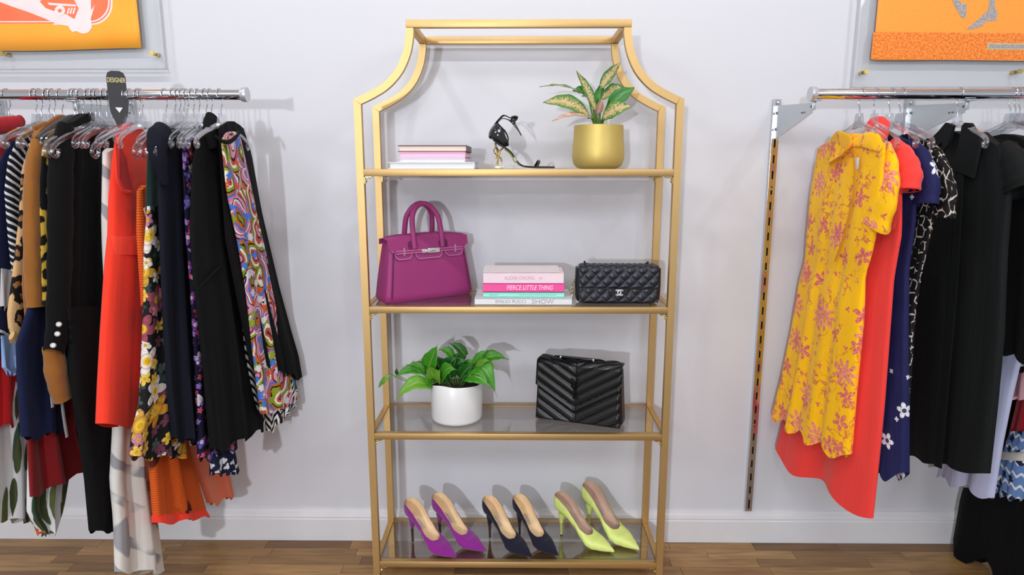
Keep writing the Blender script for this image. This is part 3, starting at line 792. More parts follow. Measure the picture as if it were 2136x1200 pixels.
def flp(x, z, h):
    # wraps from the clasp line up and over the top edge
    s_ = z; z0 = 0.048; Ht = hq * 0.97
    if s_ < Ht - z0 - 0.008: return Vector((x, -dq / 2 * (1 - 0.2 * (s_ + z0) / hq) - 0.002 - h, z0 + s_))
    q = min(1.0, (s_ - (Ht - z0 - 0.008)) / 0.045); a = min(PI / 2, q * PI / 2 * 2.2)
    yb_ = -dq / 2 * (1 - 0.2 * 0.95) - 0.002
    return Vector((x, yb_ - h * math.cos(a) + 0.010 * (1 - math.cos(a)) + max(0, q - 0.45) * 0.070, Ht - 0.008 + (0.010 + h) * math.sin(a)))
quilt(150, 80, W2, 0.100, lambda x, z: 0.003 + 0.0050 * diam(x, z - 0.004) * edgef(x, z, W2, 0.112, .008), flp).build('flap', navyq, fb, smooth=80)
MB().box((0, -dq / 2 * 0.92 - 0.006, 0.0475), (W2, 0.004, 0.003), 0.001).build('flap_edge', blackl, fb)
tg = [(-0.024, 0.051), (-0.025, 0.040), (-0.022, 0.031), (-0.012, 0.0265), (0.012, 0.0265), (0.022, 0.031), (0.025, 0.040), (0.024, 0.051)]
MB().prism(tg, 0.004, lambda a, b_, c: Vector((a, -dq / 2 - 0.0095 - c, b_))).build('clasp_tab', blackl, fb, smooth=30)
for sx in (-1, 1):
    P = [Vector((sx * 0.0032 + sx * -0.0066 * math.cos(a) * -1, -dq / 2 - 0.0128 - (0.0005 if sx > 0 else 0), 0.0385 + 0.0066 * math.sin(a))) for a in [math.radians(45 + 270 * q / 16) for q in range(17)]]
    P = [Vector((sx * 0.0046 + sx * 0.0092 * math.cos(math.radians(48 + 264 * q / 18)), -dq / 2 - 0.0150, 0.0385 + 0.0078 * math.sin(math.radians(48 + 264 * q / 18)))) for q in range(19)]
    MB().tube(P, [(0.0014, 0.0022)] * 19, 8, updir=(0, 1, 0)).build('clasp_emblem', silver, fb)
def chain(parent, P, r=0.0042, wire=0.0011, mat=None, name='chain_link'):
    P = [Vector(p) for p in P]; L = sum((b - a).length for a, b in zip(P, P[1:])); n_ = max(2, int(L / (r * 1.45)))
    for q in range(n_):
        c = poly_at(P, (q + 0.5) / n_); t = (poly_at(P, min(1, (q + 0.9) / n_)) - poly_at(P, (q + 0.1) / n_)).normalized()
        s_ = t.cross(Vector((0, 0, 1)) if abs(t.z) < 0.9 else Vector((1, 0, 0))).normalized(); u_ = s_.cross(t)
        w_ = s_ if q % 2 else u_
        MB().tube([c + t * (r * math.cos(a)) + w_ * (r * 0.65 * math.sin(a)) for a in [i / 10 * 2 * PI for i in range(10)]], wire, 5, closed=True).build(name, mat, parent)
gunm = plain('gunmetal', (60, 58, 54), 0.3, 0.9)
chain(fb, [(-W2 / 2 + 0.022, -0.008, hq + 0.004), (-W2 / 2 + 0.018, 0.004, hq + 0.012), (-W2 / 2 + 0.024, 0.014, hq + 0.004)], mat=gunm)
chain(fb, [(W2 / 2 - 0.032, -0.006, hq + 0.004), (W2 / 2 - 0.028, 0.006, hq + 0.010), (W2 / 2 - 0.032, 0.016, hq + 0.004)], mat=gunm)
chain(fb, [(-wq / 2 + 0.004, 0.004, 0.070), (-wq / 2 - 0.006, -0.002, 0.050), (-wq / 2 - 0.010, -0.010, 0.030), (-wq / 2 - 0.004, -0.016, 0.012)], mat=plain('pale_chain', (206, 200, 160), 0.25, 0.9))
MB().box((0, 0.016, hq + 0.001), (W2 * 0.7, 0.010, 0.006), 0.002).build('shoulder_strap', blackl, fb)

# ------------------------------------------------------------------ black chevron flap bag (large)
A = onZ(1113, 873, ZS[2]); B = onZ(1297, 898, ZS[2])
yaw = math.atan2(B.y - A.y, B.x - A.x); WC = (B - A).length; HC = 0.192; DC = 0.080
ctr = (A + B) / 2 + Vector((-math.sin(yaw), math.cos(yaw), 0)) * DC / 2; ctr.z = ZS[2] + 0.0005
cb = thing('chevron_bag', 'black chevron quilted leather shoulder bag with tonal monogram on the glass shelf', 'handbag', ctr, yaw)
gloss = plain('glossy_black_leather', (9, 12, 16), 0.3, spec=0.45, vary=0.05)
rows = []
for i in range(15):
    v = i / 14; z = (HC - 0.012) * v; e = math.sin(min(1, v / 0.08) * PI / 2)
    w = WC / 2 * (1 - 0.03 * v) - 0.010 * (1 - e); d = DC / 2 * (1 - 0.45 * v) - 0.010 * (1 - e)
    row = []
    for j in range(40):
        a = 2 * PI * j / 40; cs, sn = math.cos(a), math.sin(a)
        x = w * math.copysign(abs(cs) ** 0.22, cs); yv = d * math.copysign(abs(sn) ** 0.4, sn)
        if abs(x) > w * 0.85: x -= math.copysign(0.012 * (1 - abs(yv) / d) * v, x)
        row.append(Vector((x, yv, z)))
    rows.append(row)
MB().grid(rows, closed=True, cap0=True, cap1=True).build('body', blackl, cb, smooth=50)
def chev(x, z, s=0.031, k=0.58):
    x = x + 0.008; q = (z - k * abs(x)) / s; return abs(math.sin(PI * q)) ** 0.55 * (0.55 + 0.45 * min(1, abs(x) / 0.006))
def cf(x, z, h, off=0.0): return Vector((x * (1 - 0.03 * z / HC), -DC / 2 * (1 - 0.45 * z / HC) - 0.001 - h - off, z))
Wc = WC * 0.95
quilt(110, 90, Wc, 0.150, lambda x, z: 0.001 + 0.0060 * chev(x, z + 0.004) * edgef(x, z, Wc, 0.150, .007), lambda x, z, h: cf(x, z + 0.004, h)).build('front_panel', gloss, cb, smooth=80)
def flap2(x, z, h):
    Z0 = 0.0; Ht = HC - 0.010
    if z + Z0 < Ht: return cf(x, z + Z0, h, 0.005)
    q = min(1, (z + Z0 - Ht) / 0.05); a = min(PI / 2, q * PI)
    p = cf(x, Ht, 0, 0.005)
    return Vector((p.x, p.y - h * math.cos(a) + 0.014 * (1 - math.cos(a)) + max(0, q - 0.5) * 0.060, Ht + (0.014 + h) * math.sin(a)))
Wf = WC * 0.985
def vz(x, z): 
    z0_ = 0.040 + 0.58 * abs(x + 0.008); return z0_ + z / 0.1 * (0.232 - z0_)
o = quilt(120, 110, Wf, 0.100, lambda x, z: 0.002 + 0.0062 * chev(x, vz(x, z) + 0.004) * min(1, (Wf / 2 - abs(x)) / .007, 0.3 + z / 0.004), lambda x, z, h: flap2(x, vz(x, z), h)).build('flap', gloss, cb, smooth=80)
tm = plain('tonal_metal', (34, 34, 38), 0.2, 0.6, 0.6)
for txt, dx, dz, sz in (('Y', 0.0, 0.018, 0.046), ('S', -0.003, 0.001, 0.046), ('L', 0.004, -0.016, 0.046)):
    p = cf(-0.008 + dx, 0.116 + dz, 0.0125, 0.005)
    text_mesh(txt, sz, tm, cb, Matrix.Translation(p) @ Matrix.Rotation(PI / 2, 4, 'X'), name='monogram', extrude=0.0018)
for sx in (-1, 1):
    P = [cf(sx * (WC / 2 - 0.008), z, -0.004) for z in (0.006, 0.04, 0.08, 0.12, 0.16)]
    MB().tube(P, 0.0022, 6).build('piping', blackl, cb)
zt = HC + 0.008
chain(cb, [(-0.100, -0.004, zt), (-0.085, -0.004, zt + 0.004), (-0.062, -0.004, zt + 0.006)], 0.005, 0.0013, tm)
chain(cb, [(0.040, -0.004, zt + 0.006), (0.065, -0.004, zt + 0.004), (0.085, -0.004, zt)], 0.005, 0.0013, tm)
MB().box((-0.012, -0.004, zt + 0.006), (0.106, 0.016, 0.005), 0.0018).build('shoulder_strap', gloss, cb)
for x in (-0.064, 0.042): MB().box((x, -0.004, zt + 0.006), (0.006, 0.018, 0.007), 0.002).build('strap_ring', silver, cb)
# ------------------------------------------------------------------ rails, brackets, wall strips
BY, BZ, BR = 1.867, 1.528, 0.0145
LX, RX = -0.753, 0.803
def rail(label, x0, x1, capx):
    t = thing('hanging_rail', label, 'clothes rail', ((x0 + x1) / 2, BY, BZ), world=True)
    MB().tube([(x0, BY, BZ), (x1, BY, BZ)], BR, 28).build('tube', M_chrome, t)
    s = 1 if capx > 0 else -1
    MB().tube([(capx - 0.010 * s * -1, BY, BZ), (capx, BY, BZ), (capx, BY, BZ), (capx + 0.006 * -s, BY, BZ)], [0.0185, 0.0205, 0.0205, 0.0200], 28).build('end_cap', plain('cap_zinc', (206, 208, 212), 0.3, 0.6), t)
    return t
rail('round chrome hanging rail carrying the black divider tag', -2.35, LX, LX - 0.004)
rail('round chrome hanging rail carrying the yellow floral dress', RX, 2.35, RX + 0.004)
def wall_strip(label, X, ztop, zbot):
    t = thing('wall_standard', label, 'wall strip', (X, WALL, zbot), world=True)
    w = 0.024; d = 0.016; yf = WALL - d; m = MB()
    for sx in (-1, 1):
        m.box((X + sx * (w / 2 - 0.001), WALL - d / 2, (ztop + zbot) / 2), (0.002, d, ztop - zbot))
        m.box((X + sx * (w / 4 + 0.001), yf, (ztop + zbot) / 2), (w / 2 - 0.004, 0.0016, ztop - zbot))
    z = ztop; pitch = 0.050
    while z - 0.024 > zbot:
        m.box((X, yf, z - 0.012), (0.0046, 0.0016, 0.024)); z -= pitch
    m.box((X, yf, zbot + 0.004), (0.0046, 0.0016, 0.008))
    m.build('channel', M_steel, t, smooth=0)
    MB().box((X, WALL - 0.003, (ztop + zbot) / 2), (w - 0.004, 0.002, ztop - zbot - 0.004)).build('slot_shade', M_dark, t, smooth=0)  # dark sheet standing in for the shade inside the hollow channel
    z = ztop - 0.012
    while z > zbot:
        m = MB(); m.tube([(X, yf - 0.0008, z), (X, yf - 0.003, z), (X, yf - 0.0035, z)], [0.0055, 0.0045, 0.001], 12); m.build('screw', M_wire, t); z -= 0.27
    return t
def bracket(label, X, z):
    t = thing('rail_bracket', label, 'bracket', (X, WALL - 0.016, z), world=True)
    y0 = WALL - 0.017; yt = BY + 0.012
    poly = [(y0, z + 0.012), (y0, z - 0.090), (y0 - 0.030, z - 0.088), (yt, z - 0.030), (yt, z - 0.004)]
    MB().prism(poly, 0.0026, lambda a, b_, c: Vector((X - 0.0013 + c, a, b_))).build('arm', M_zinc, t, smooth=0)
    m = MB(); m.box((X, BY, BZ - BR - 0.0025), (0.030, 0.022, 0.003), 0.001); m.box((X, yt - 0.004, BZ - BR - 0.014), (0.010, 0.006, 0.026), 0.001)
    m.build('rail_saddle', M_zinc, t)
    m = MB()
    for (yy, zz_, r) in ((yt + 0.006, z - 0.014, 0.0035), (y0 - 0.016, z - 0.012, 0.004), (y0 - 0.016, z - 0.062, 0.004), (yt + 0.05, z - 0.026, 0.0022), (yt + 0.065, z - 0.026, 0.0022)):
        MB().cyl((X - 0.0045, yy, zz_), (X + 0.0045, yy, zz_), r, 10).build('rivet', plain('rivet', (120, 122, 126), 0.35, 0.9), t)

    return t
ztop = onY(1615, 207, WALL - 0.016).z; zbot = onY(1556, 1066, WALL - 0.016).z
for X, lb in ((0.822, 'slotted steel wall strip standing clear between the gold shelf and the yellow dress'), (1.243, 'slotted steel wall strip behind the red and navy dresses'), (-1.245, 'slotted steel wall strip behind the black divider tag'), (-1.665, 'slotted steel wall strip behind the red collared jacket')):
    wall_strip(lb, X, ztop, zbot)
zbk = BZ - 0.018
bracket('pale steel shelf bracket holding the rail end beside the yellow dress', 0.822 - 0.004, zbk)
bracket('pale steel shelf bracket behind the black coat hanger', 1.243 - 0.004, zbk)
bracket('pale steel shelf bracket near the black divider tag', -1.245 + 0.004, zbk)
bracket('pale steel shelf bracket behind the red collared jacket', -1.665 + 0.004, zbk)

# ------------------------------------------------------------------ hangers
def arc_pts(cx, cz, r, a0, a1, n=12): return [(0.0, cx + r * math.cos(math.radians(a0 + (a1 - a0) * i / n)), cz + r * math.sin(math.radians(a0 + (a1 - a0) * i / n))) for i in range(n + 1)]
def make_hanger(name, label, group, bodymat, style='clear', kx=1.0):
    t = thing(name, label, 'hanger', (0, 0, 0), 0, group)
    R = BR + 0.0022
    P = arc_pts(0, 0, R, 200, -60, 16)
    P = P + [(0, 0.010, -0.026), (0, 0.001, -0.040), (0, 0.0, -0.062)]
    MB().tube([Vector(p) for p in P], 0.0016, 7).build('hook', M_wire, t)
    m = MB()
    if style == 'clear':
        poly = [(-0.013, -0.052), (0.013, -0.052), (0.019, -0.078), (0.030, -0.094), (0.0, -0.088), (-0.030, -0.094), (-0.019, -0.078)]
        m.prism(poly, 0.009, lambda a, b_, c: Vector((c - 0.0045, a, b_)))
        for s in (-1, 1):
            A_ = catmull([(0, s * 0.016, -0.078), (0, s * 0.06, -0.094), (0, s * 0.12, -0.112), (0, s * 0.175, -0.134), (0, s * 0.198, -0.152), (0, s * 0.200, -0.166), (0, s * 0.190, -0.172), (0, s * 0.180, -0.164), (0, s * 0.178, -0.152)], 4)
            A_ = [Vector((p.x, p.y * kx, p.z * kx + (kx - 1) * 0.078)) for p in A_]
            m.tube(A_, [(0.0075, 0.0045)] * 16 + [(0.0055, 0.0042)] * 17, 8, updir=(0, 0, 1))
            for (y_, z_) in ((0.11, -0.108),):
                m.box((0, s * y_ * kx, z_ * kx + (1 - kx) * 0.078 * -1 + 0.004), (0.007, 0.010, 0.006), 0.001)
    else:
        for s in (-1, 1):
            A_ = catmull([(0, 0, -0.066), (0, s * 0.025, -0.070), (0, s * 0.07, -0.090), (0, s * 0.11, -0.112), (0, s * 0.135, -0.130)], 4)
            m.tube(A_, [(0.013, 0.007)] * 17, 10, updir=(0, 0, 1))
    m.build('body', bodymat, t)
    return t
def barX(px): return onY(px, 195, BY).x
def hangers(rows, group, kx):
    """rows: (label, [hook pixels]); one hanger is built, the others are copies"""
    proto = None
    for lb, pxs in rows:
        for px in pxs:
            loc = (barX(px), BY, BZ); yw = math.radians(random.uniform(-5, 5))
            if proto is None:
                proto = make_hanger('clear_hanger', lb, group, M_clear, kx=kx); proto.location = loc; proto.rotation_euler = (0, 0, yw); o = proto
            else: o = dup(proto, loc, yw)
            o['label'] = lb
hangers([('clear plastic hanger holding the ' + n_, [p_]) for p_, n_ in ((13, 'red stand collar jacket'), (70, 'black and white striped blouse'), (81, 'tan leopard print blouse'), (97, 'tan suede jacket'), (108, 'black and yellow animal print blouse'), (236, 'long white and grey dress'), (271, 'poppy red sleeveless dress'), (293, 'orange knit dress'), (343, 'black dress with yellow and white flowers'), (371, 'plain dark navy dress'), (400, 'dark purple floral dress'), (438, 'black high neck draped dress'), (458, 'bright paisley dress'))]
        + [('clear plastic hanger with only its neck showing on the rail with the divider tag', [157, 168, 218, 229, 262, 412, 427])], 'clear hangers on the divider tag rail', 0.72)
hangers([('clear plastic hanger with bare curled end showing on the rail with the divider tag', [184, 195, 203, 287, 361, 380, 388])], 'clear hangers on the divider tag rail', 1.0)
hangers([('clear plastic hanger holding the ' + n_, [p_]) for p_, n_ in ((1797, 'yellow floral dress'), (1828, 'coral red high collar dress'), (1860, 'navy dress with white flowers'), (1882, 'black chain print dress'), (2003, 'black coat with wide pointed collar'), (2113, 'charcoal black jacket'))]
        + [('clear plastic hanger beyond the charcoal black jacket', [2124, 2133, 2150])], 'clear hangers on the yellow dress rail', 0.72)
hw = make_hanger('wooden_hanger', 'brown wooden hanger holding the black jacket with pearl buttons', None, plain('hanger_wood', (150, 92, 46), 0.4), 'wood')
hw.location = (barX(125), BY, BZ); hw.rotation_euler = (0, 0, math.radians(4))
hg = make_hanger('padded_hanger', 'dark grey padded hanger beside the wooden hanger', None, plain('hanger_grey', (74, 74, 74), 0.85), 'pad')
hg.location = (barX(151), BY, BZ); hg.rotation_euler = (0, 0, math.radians(-6))
# divider tag
tgX = barX(254)
tag_o = thing('divider_tag', 'black size divider tag reading DESIGNER hooked over the rail', 'sign', (tgX, BY - 0.020, BZ), math.radians(24))
poly = rrect(0.046, 0.062, 0.009, 5, 0, 0.030)
poly = [p for p in poly if p[1] > 0.004] 
poly = [(0.023, -0.030), (0.021, -0.050), (0.005, -0.095), (-0.005, -0.095), (-0.021, -0.050), (-0.023, -0.030)][::1] + [(-0.023, 0.045), (-0.019, 0.056), (-0.010, 0.061), (0.010, 0.061), (0.019, 0.056), (0.023, 0.045)]
M_tag = plain('tag_black', (34, 34, 38), 0.45)
MB().prism(poly, 0.0016, lambda a, b_, c: Vector((a, c, b_))).build('card', M_tag, tag_o, smooth=0)
Mx = lambda z: Matrix.Translation((0, -0.0005, z)) @ Matrix.Rotation(PI / 2, 4, 'X')
ink_y = plain('ink_gold', (226, 212, 140), 0.5)
text_mesh('DESIGNER', 0.018, ink_y, tag_o, Mx(0.036), width=0.043)
MB().prism([(-0.009, -0.036), (0.009, -0.036), (0.0, -0.050)], 0.0004, lambda a, b_, c: Vector((a, -0.0004 + c, b_))).build('cutout_mark', plain('tag_white', (222, 222, 226), 0.5), tag_o, smooth=0)

# ------------------------------------------------------------------ garments
def to3(lst, X0, ref=None, Yd=None):
    out = []
    for p in lst:
        if len(p) == 3: out.append(onX(p[0], p[1], p[2]))
        else: out.append(onX(p[0], p[1], X0))
    return out
def garment_mesh(X0, near, far, th=0.030, A=(0.001, 0.010), k=3.5, ph=0.0, neck=0.045, scoop=0.0, nv=34, nu=26, hem=0.008, sag=0.0, flare=1.35, pinch=None):
    N = to3(near, X0)
    if far is None: F_ = [Vector((p.x, 2.075, p.z)) for p in N]
    elif isinstance(far, (int, float)): F_ = [Vector((p.x, far, p.z)) for p in N]
    else: F_ = to3(far, X0)
    if near is not None and isinstance(far, list) and False: pass
    rows = []; uvs = []; m2 = 2 * nu
    for i in range(nv + 1):
        v = i / nv
        a = poly_at(N, v); b_ = poly_at(F_, v)
        d = b_ - a; dh = Vector((d.x, d.y, 0)); wdt = dh.length; dh.normalize(); nn = Vector((dh.y, -dh.x, 0))
        tk = th * (0.55 + 0.45 * min(1, v / 0.2)) * (1 + (flare - 1) * v)
        if pinch: tk *= 1 - pinch[1] * math.exp(-((v - pinch[0]) / 0.06) ** 2)
        Am = A[0] + (A[1] - A[0]) * v ** 1.2
        row = []
        for j in range(m2):
            an = 2 * PI * j / m2; u = 0.5 - 0.5 * math.cos(an); sn = math.sin(an)
            p = a.lerp(b_, u)
            R = Am * (math.sin(2 * PI * k * u + ph + 0.5 * v) + 0.45 * math.sin(2 * PI * k * 1.73 * u + 2.1 * ph + 1.5 - 0.8 * v))
            nof = tk / 2 * math.copysign(abs(sn) ** 0.75, sn) + R * (0.35 + 0.65 * abs(sn))
            if j > nu: nof -= 0.3 * R
            e = 1 - abs(2 * u - 1)
            dz = 0.0
            if v < 0.22:
                f = (1 - v / 0.22) ** 1.6; dz += neck * min(1, e * 1.25) * f
                if scoop and e > 0.62: dz -= scoop * (1 - ((1 - e) / 0.38) ** 2) * f * (1.0 if j < nu else 0.75)
            dz += hem * v ** 3 * math.sin(2 * PI * k * u + ph + 1.2)
            dz -= sag * math.sin(PI * u) * v ** 2
            q = p + nn * nof + Vector((0, 0, dz))
            if q.y > WALL - 0.022: q.y = WALL - 0.022
            row.append(q)
        seam = nu // 2 if X0 > 0 else nu + nu // 2          # the join lies on the side turned away from the room
        arc_ = {seam: 0.0}; ln = 0.0
        for j in range(seam + 1, seam + m2):
            ln += (row[j % m2] - row[(j - 1) % m2]).length; arc_[j % m2] = ln
        uvs += [(arc_[j] - arc_[0], row[j].z) for j in range(m2)]
        rows.append(row)
    return MB().grid(rows, closed=True, uvs=uvs, cap0=True)
def sleeve_mesh(X0, pts, r, n=18, caps=False, flat=0.55):
    """pts: (px, py[, X]); r: radius or list"""
    P = to3(pts, X0); P = catmull(P, 5)
    if isinstance(r, (int, float)): r = [r] * len(pts)
    rr = []
    for i in range(len(P)):
        q = i / (len(P) - 1) * (len(r) - 1); a = min(len(r) - 2, int(q)); c = r[a] + (r[a + 1] - r[a]) * (q - a)
        c *= 1 + 0.05 * math.sin(i * 1.9)
        rr.append((c, c * flat))
    return MB().tube(P, rr, n, caps=caps, updir=(0, 1, 0.2))
def garment(name, label, cat, X0, near, far, mat, parts=(), group=None, **kw):
    m = garment_mesh(X0, near, far, **kw)
    if not parts:
        return tag(m.build(name, mat, smooth=70), label, cat, group)
    zs = [p.z for p in m.v]
    t = thing(name, label, cat, (sum(p.x for p in m.v) / len(m.v), sum(p.y for p in m.v) / len(m.v), min(zs)), 0, group, world=True)
    m.build('body', mat, t, smooth=70)
    for (pn, pm, pmat) in parts:
        o = pm.build(pn, pmat, t, smooth=70)
    return t

def flapcollar(pts, X_, d=0.008):
    P = [onX(a, b_, X_) for a, b_ in pts]; m = MB(); n_ = len(P)
    m.add(P + [p + Vector((d, 0, 0)) for p in P], [tuple(range(n_)), tuple(range(n_, 2 * n_))] + [(i, (i + 1) % n_, n_ + (i + 1) % n_, n_ + i) for i in range(n_)])
    return m

# ---- printed cloth
WHT = lin((238, 236, 236)); BLK = lin((10, 10, 12))
def m_yellow():
    t = Mt('yellow_floral'); base = t.mix(t.noise(t.uv(), 14.0, 2.0), lin((255, 184, 4)), lin((255, 202, 14)))
    nz = t.noise(t.warp(t.uv(), 30.0, 0.02), 22.0, 3.0)
    br = t.math('MULTIPLY', t.step(t.math('ABSOLUTE', t.math('SUBTRACT', nz, 0.5)), 0.020, 0.012), t.step(t.noise(t.uv(1, 1, 3.3, 1.2), 9.0), 0.50, 0.56))
    col = t.mix(t.math('MULTIPLY', br, 0.8), base, lin((206, 96, 70)))
    for sc, of, sz, pe, th, cs in ((8.0, 0.3, 0.36, 9.0, 0.50, ((222, 104, 100), (238, 150, 130))), (13.0, 2.7, 0.38, 5.0, 0.60, ((204, 72, 92), (226, 124, 112))), (36.0, 5.1, 0.34, 3.0, 0.66, ((206, 84, 80), (230, 140, 90)))):
        m, rv, r = t.flowers(sc, of, sz, pe, th, 1.0, 0.75)
        sp_ = t.step(t.noise(t.uv(), 160.0, 2.0), 0.40, 0.52)
        fc = t.mix(sp_, lin(cs[0]), lin(cs[1]))
        col = t.mix(t.math('MULTIPLY', m, t.step(t.noise(t.uv(), 95.0, 2.0), 0.34, 0.46)), col, fc)
    t.bump(t.noise(t.uv(60, 3), 1.0, 2.0), 0.35, 0.004)
    return t.fin(col, 0.8, 0, 0.25, 0.1)
def m_floral(name, ground, layers, rough=0.8):
    t = Mt(name); col = t.mix(t.noise(t.uv(), 20.0), lin(ground), lin(tuple(min(255, int(x * 1.3) + 2) for x in ground)))
    for (sc, of, sz, pe, th, cols, cen) in layers:
        m, rv, r = t.flowers(sc, of, sz, pe, th, 1.0, 0.55)
        st_ = [(i / len(cols), lin(c)) for i, c in enumerate(cols)]
        fc = t.ramp(rv, st_, True) if len(cols) > 1 else lin(cols[0])
        if cen: fc = t.mix(t.step(r, 0.34, 0.22), fc, lin(cen))
        fc = t.mix(t.math('MULTIPLY', t.step(t.math('SINE', t.math('MULTIPLY', r, 17.0)), 0.3, 0.9), 0.35), fc, lin(tuple(int(x * 0.45) for x in cols[0])))
        col = t.mix(m, col, fc)
    t.folds()
    return t.fin(col, rough, 0, 0.25)
def m_leopard(name, base, ring, inner, scale, fine_=1.0):
    t = Mt(name); co = t.warp(t.uv(scale, scale * 0.85), 2.2, 0.45)
    vo = t.n('ShaderNodeTexVoronoi', {'Vector': co, 'Scale': 1.0, 'Randomness': 0.8}, voronoi_dimensions='2D')
    d = vo.outputs['Distance']; nz = t.noise(co, 2.4, 2.0)
    dd = t.math('ADD', d, t.math('MULTIPLY', t.math('SUBTRACT', nz, 0.5), 0.5))
    col = t.mix(t.step(dd, 0.46, 0.41), lin(base), lin(ring))
    col = t.mix(t.step(dd, 0.20, 0.15), col, lin(inner))
    t.folds()
    return t.fin(col, 0.85, 0, 0.2)
def m_stripes(name, a, b_, freq, rot, duty=0.5, warp=0.0, thin=None):
    t = Mt(name); co = t.uv(1, 1, 0, 0, rot)
    if warp: co = t.warp(co, 16.0, warp)
    sp_ = t.n('ShaderNodeSeparateXYZ', {0: co})
    w = t.math('FRACT', t.math('MULTIPLY', sp_.outputs[1], freq)); nz = t.noise(t.uv(40, 4), 2.0)
    f = t.step(t.math('ADD', w, t.math('MULTIPLY', t.math('SUBTRACT', nz, 0.5), 0.25)), duty - 0.03, duty + 0.03)
    t.folds()
    return t.fin(t.mix(f, lin(a), lin(b_)), 0.85, 0, 0.2)
def m_chain():
    t = Mt('chain_print'); co = t.warp(t.uv(52, 34), 1.5, 0.35)
    vo = t.n('ShaderNodeTexVoronoi', {'Vector': co, 'Scale': 1.0, 'Randomness': 0.7}, voronoi_dimensions='2D', feature='DISTANCE_TO_EDGE')
    f = t.math('MULTIPLY', t.step(vo.outputs['Distance'], 0.09, 0.05), t.step(t.noise(t.uv(60, 60, 1), 1.0, 1.0), 0.44, 0.52))
    t.folds()
    return t.fin(t.mix(f, lin((20, 16, 18)), lin((206, 196, 186))), 0.8, 0, 0.25)
def m_paisley():
    t = Mt('paisley_print'); co = t.warp(t.uv(13, 9.5), 1.1, 0.8)
    vo = t.n('ShaderNodeTexVoronoi', {'Vector': co, 'Scale': 1.0, 'Randomness': 0.9}, voronoi_dimensions='2D')
    d = vo.outputs['Distance']; rc = t.n('ShaderNodeSeparateColor', {0: vo.outputs['Color']})
    ph = t.math('FRACT', t.math('MULTIPLY_ADD', d, 1.25, rc.outputs[0]))
    col = t.ramp(ph, [(0.0, lin((222, 150, 180))), (0.14, lin((40, 30, 50))), (0.19, lin((196, 84, 62))), (0.30, lin((238, 232, 226))), (0.40, lin((140, 160, 40))), (0.52, lin((30, 40, 30))), (0.58, lin((200, 110, 40))), (0.68, lin((70, 120, 210))), (0.78, lin((214, 120, 160))), (0.88, lin((236, 236, 232))), (0.95, lin((40, 40, 60)))], True)
    m, rv, r = t.flowers(34.0, 1.3, 0.46, 6.0, 0.58, 1.0, 0.4)
    col = t.mix(m, col, t.ramp(rv, [(0, lin((74, 128, 220))), (0.35, lin((228, 226, 230))), (0.6, lin((206, 96, 50))), (0.8, lin((150, 170, 50)))], True))
    t.folds()
    return t.fin(col, 0.75, 0, 0.25)
def m_zigzag():
    t = Mt('zigzag_print'); sp_ = t.n('ShaderNodeSeparateXYZ', {0: t.uv(34, 34)})
    tri = t.math('PINGPONG', sp_.outputs[0], 1.0)
    f = t.math('FRACT', t.math('ADD', sp_.outputs[1], t.math('MULTIPLY', tri, 1.3)))
    t.folds()
    return t.fin(t.mix(t.step(f, 0.47, 0.52), lin((14, 14, 16)), WHT), 0.8)
def m_tropic():
    t = Mt('tropical_print'); col = t.mix(t.noise(t.uv(), 8.0), lin((226, 226, 228)), lin((214, 216, 220)))
    for sc, of, rt, a, b_ in ((6.5, 0.4, 0.75, (52, 70, 44), (112, 118, 62)), (7.0, 3.1, -0.85, (40, 58, 44), (70, 96, 80)), (8.5, 6.2, 0.3, (88, 100, 58), (40, 52, 40))):
        co = t.warp(t.uv(sc * 5.0, sc, of, of, rt), 1.2, 0.35)
        vo = t.n('ShaderNodeTexVoronoi', {'Vector': co, 'Scale': 1.0, 'Randomness': 0.9}, voronoi_dimensions='2D')
        rc = t.n('ShaderNodeSeparateColor', {0: vo.outputs['Color']})
        m = t.math('MULTIPLY', t.step(vo.outputs['Distance'], 0.46, 0.42), t.math('GREATER_THAN', rc.outputs[0], 0.66))
        col = t.mix(m, col, t.mix(t.noise(t.uv(160, 18, 0, 0, rt), 1.0), lin(a), lin(b_)))
    m, rv, r = t.flowers(6.0, 4.4, 0.26, 9.0, 0.6, 1.6, 0.6); col = t.mix(m, col, lin((214, 92, 52)))
    t.folds()
    return t.fin(col, 0.85)
def m_tiedye():
    t = Mt('grey_white_print'); co = t.warp(t.uv(1, 1, 0, 0, 0.62), 7.0, 0.05); sp_ = t.n('ShaderNodeSeparateXYZ', {0: co})
    w = t.math('FRACT', t.math('MULTIPLY', sp_.outputs[1], 11.0)); f = t.math('MULTIPLY', t.step(w, 0.70, 0.75), t.step(t.noise(t.uv(9, 5), 1.0), 0.40, 0.47))
    bl = t.step(t.noise(t.uv(7, 4, 2.0, 0.3), 1.0, 1.0), 0.62, 0.645)
    col = t.mix(t.math('MAXIMUM', f, bl), lin((226, 222, 216)), lin((150, 152, 158)))
    col = t.mix(t.math('MULTIPLY', t.noise(t.uv(), 260.0, 2.0), 0.25), col, lin((196, 194, 192)))
    t.folds()
    return t.fin(col, 0.9)
def m_orange():
    t = Mt('orange_knit'); sp_ = t.n('ShaderNodeSeparateXYZ', {0: t.warp(t.uv(), 20.0, 0.006)})
    w = t.math('SINE', t.math('MULTIPLY', sp_.outputs[1], 900.0)); 
    col = t.mix(t.step(w, -0.2, 0.5), lin((196, 70, 16)), lin((222, 106, 38)))
    bl = t.step(t.noise(t.uv(5, 4, 1.4, 0.55), 1.0, 0.0), 0.60, 0.61)
    col = t.mix(bl, col, lin((84, 30, 20)))
    t.folds()
    return t.fin(col, 0.9)
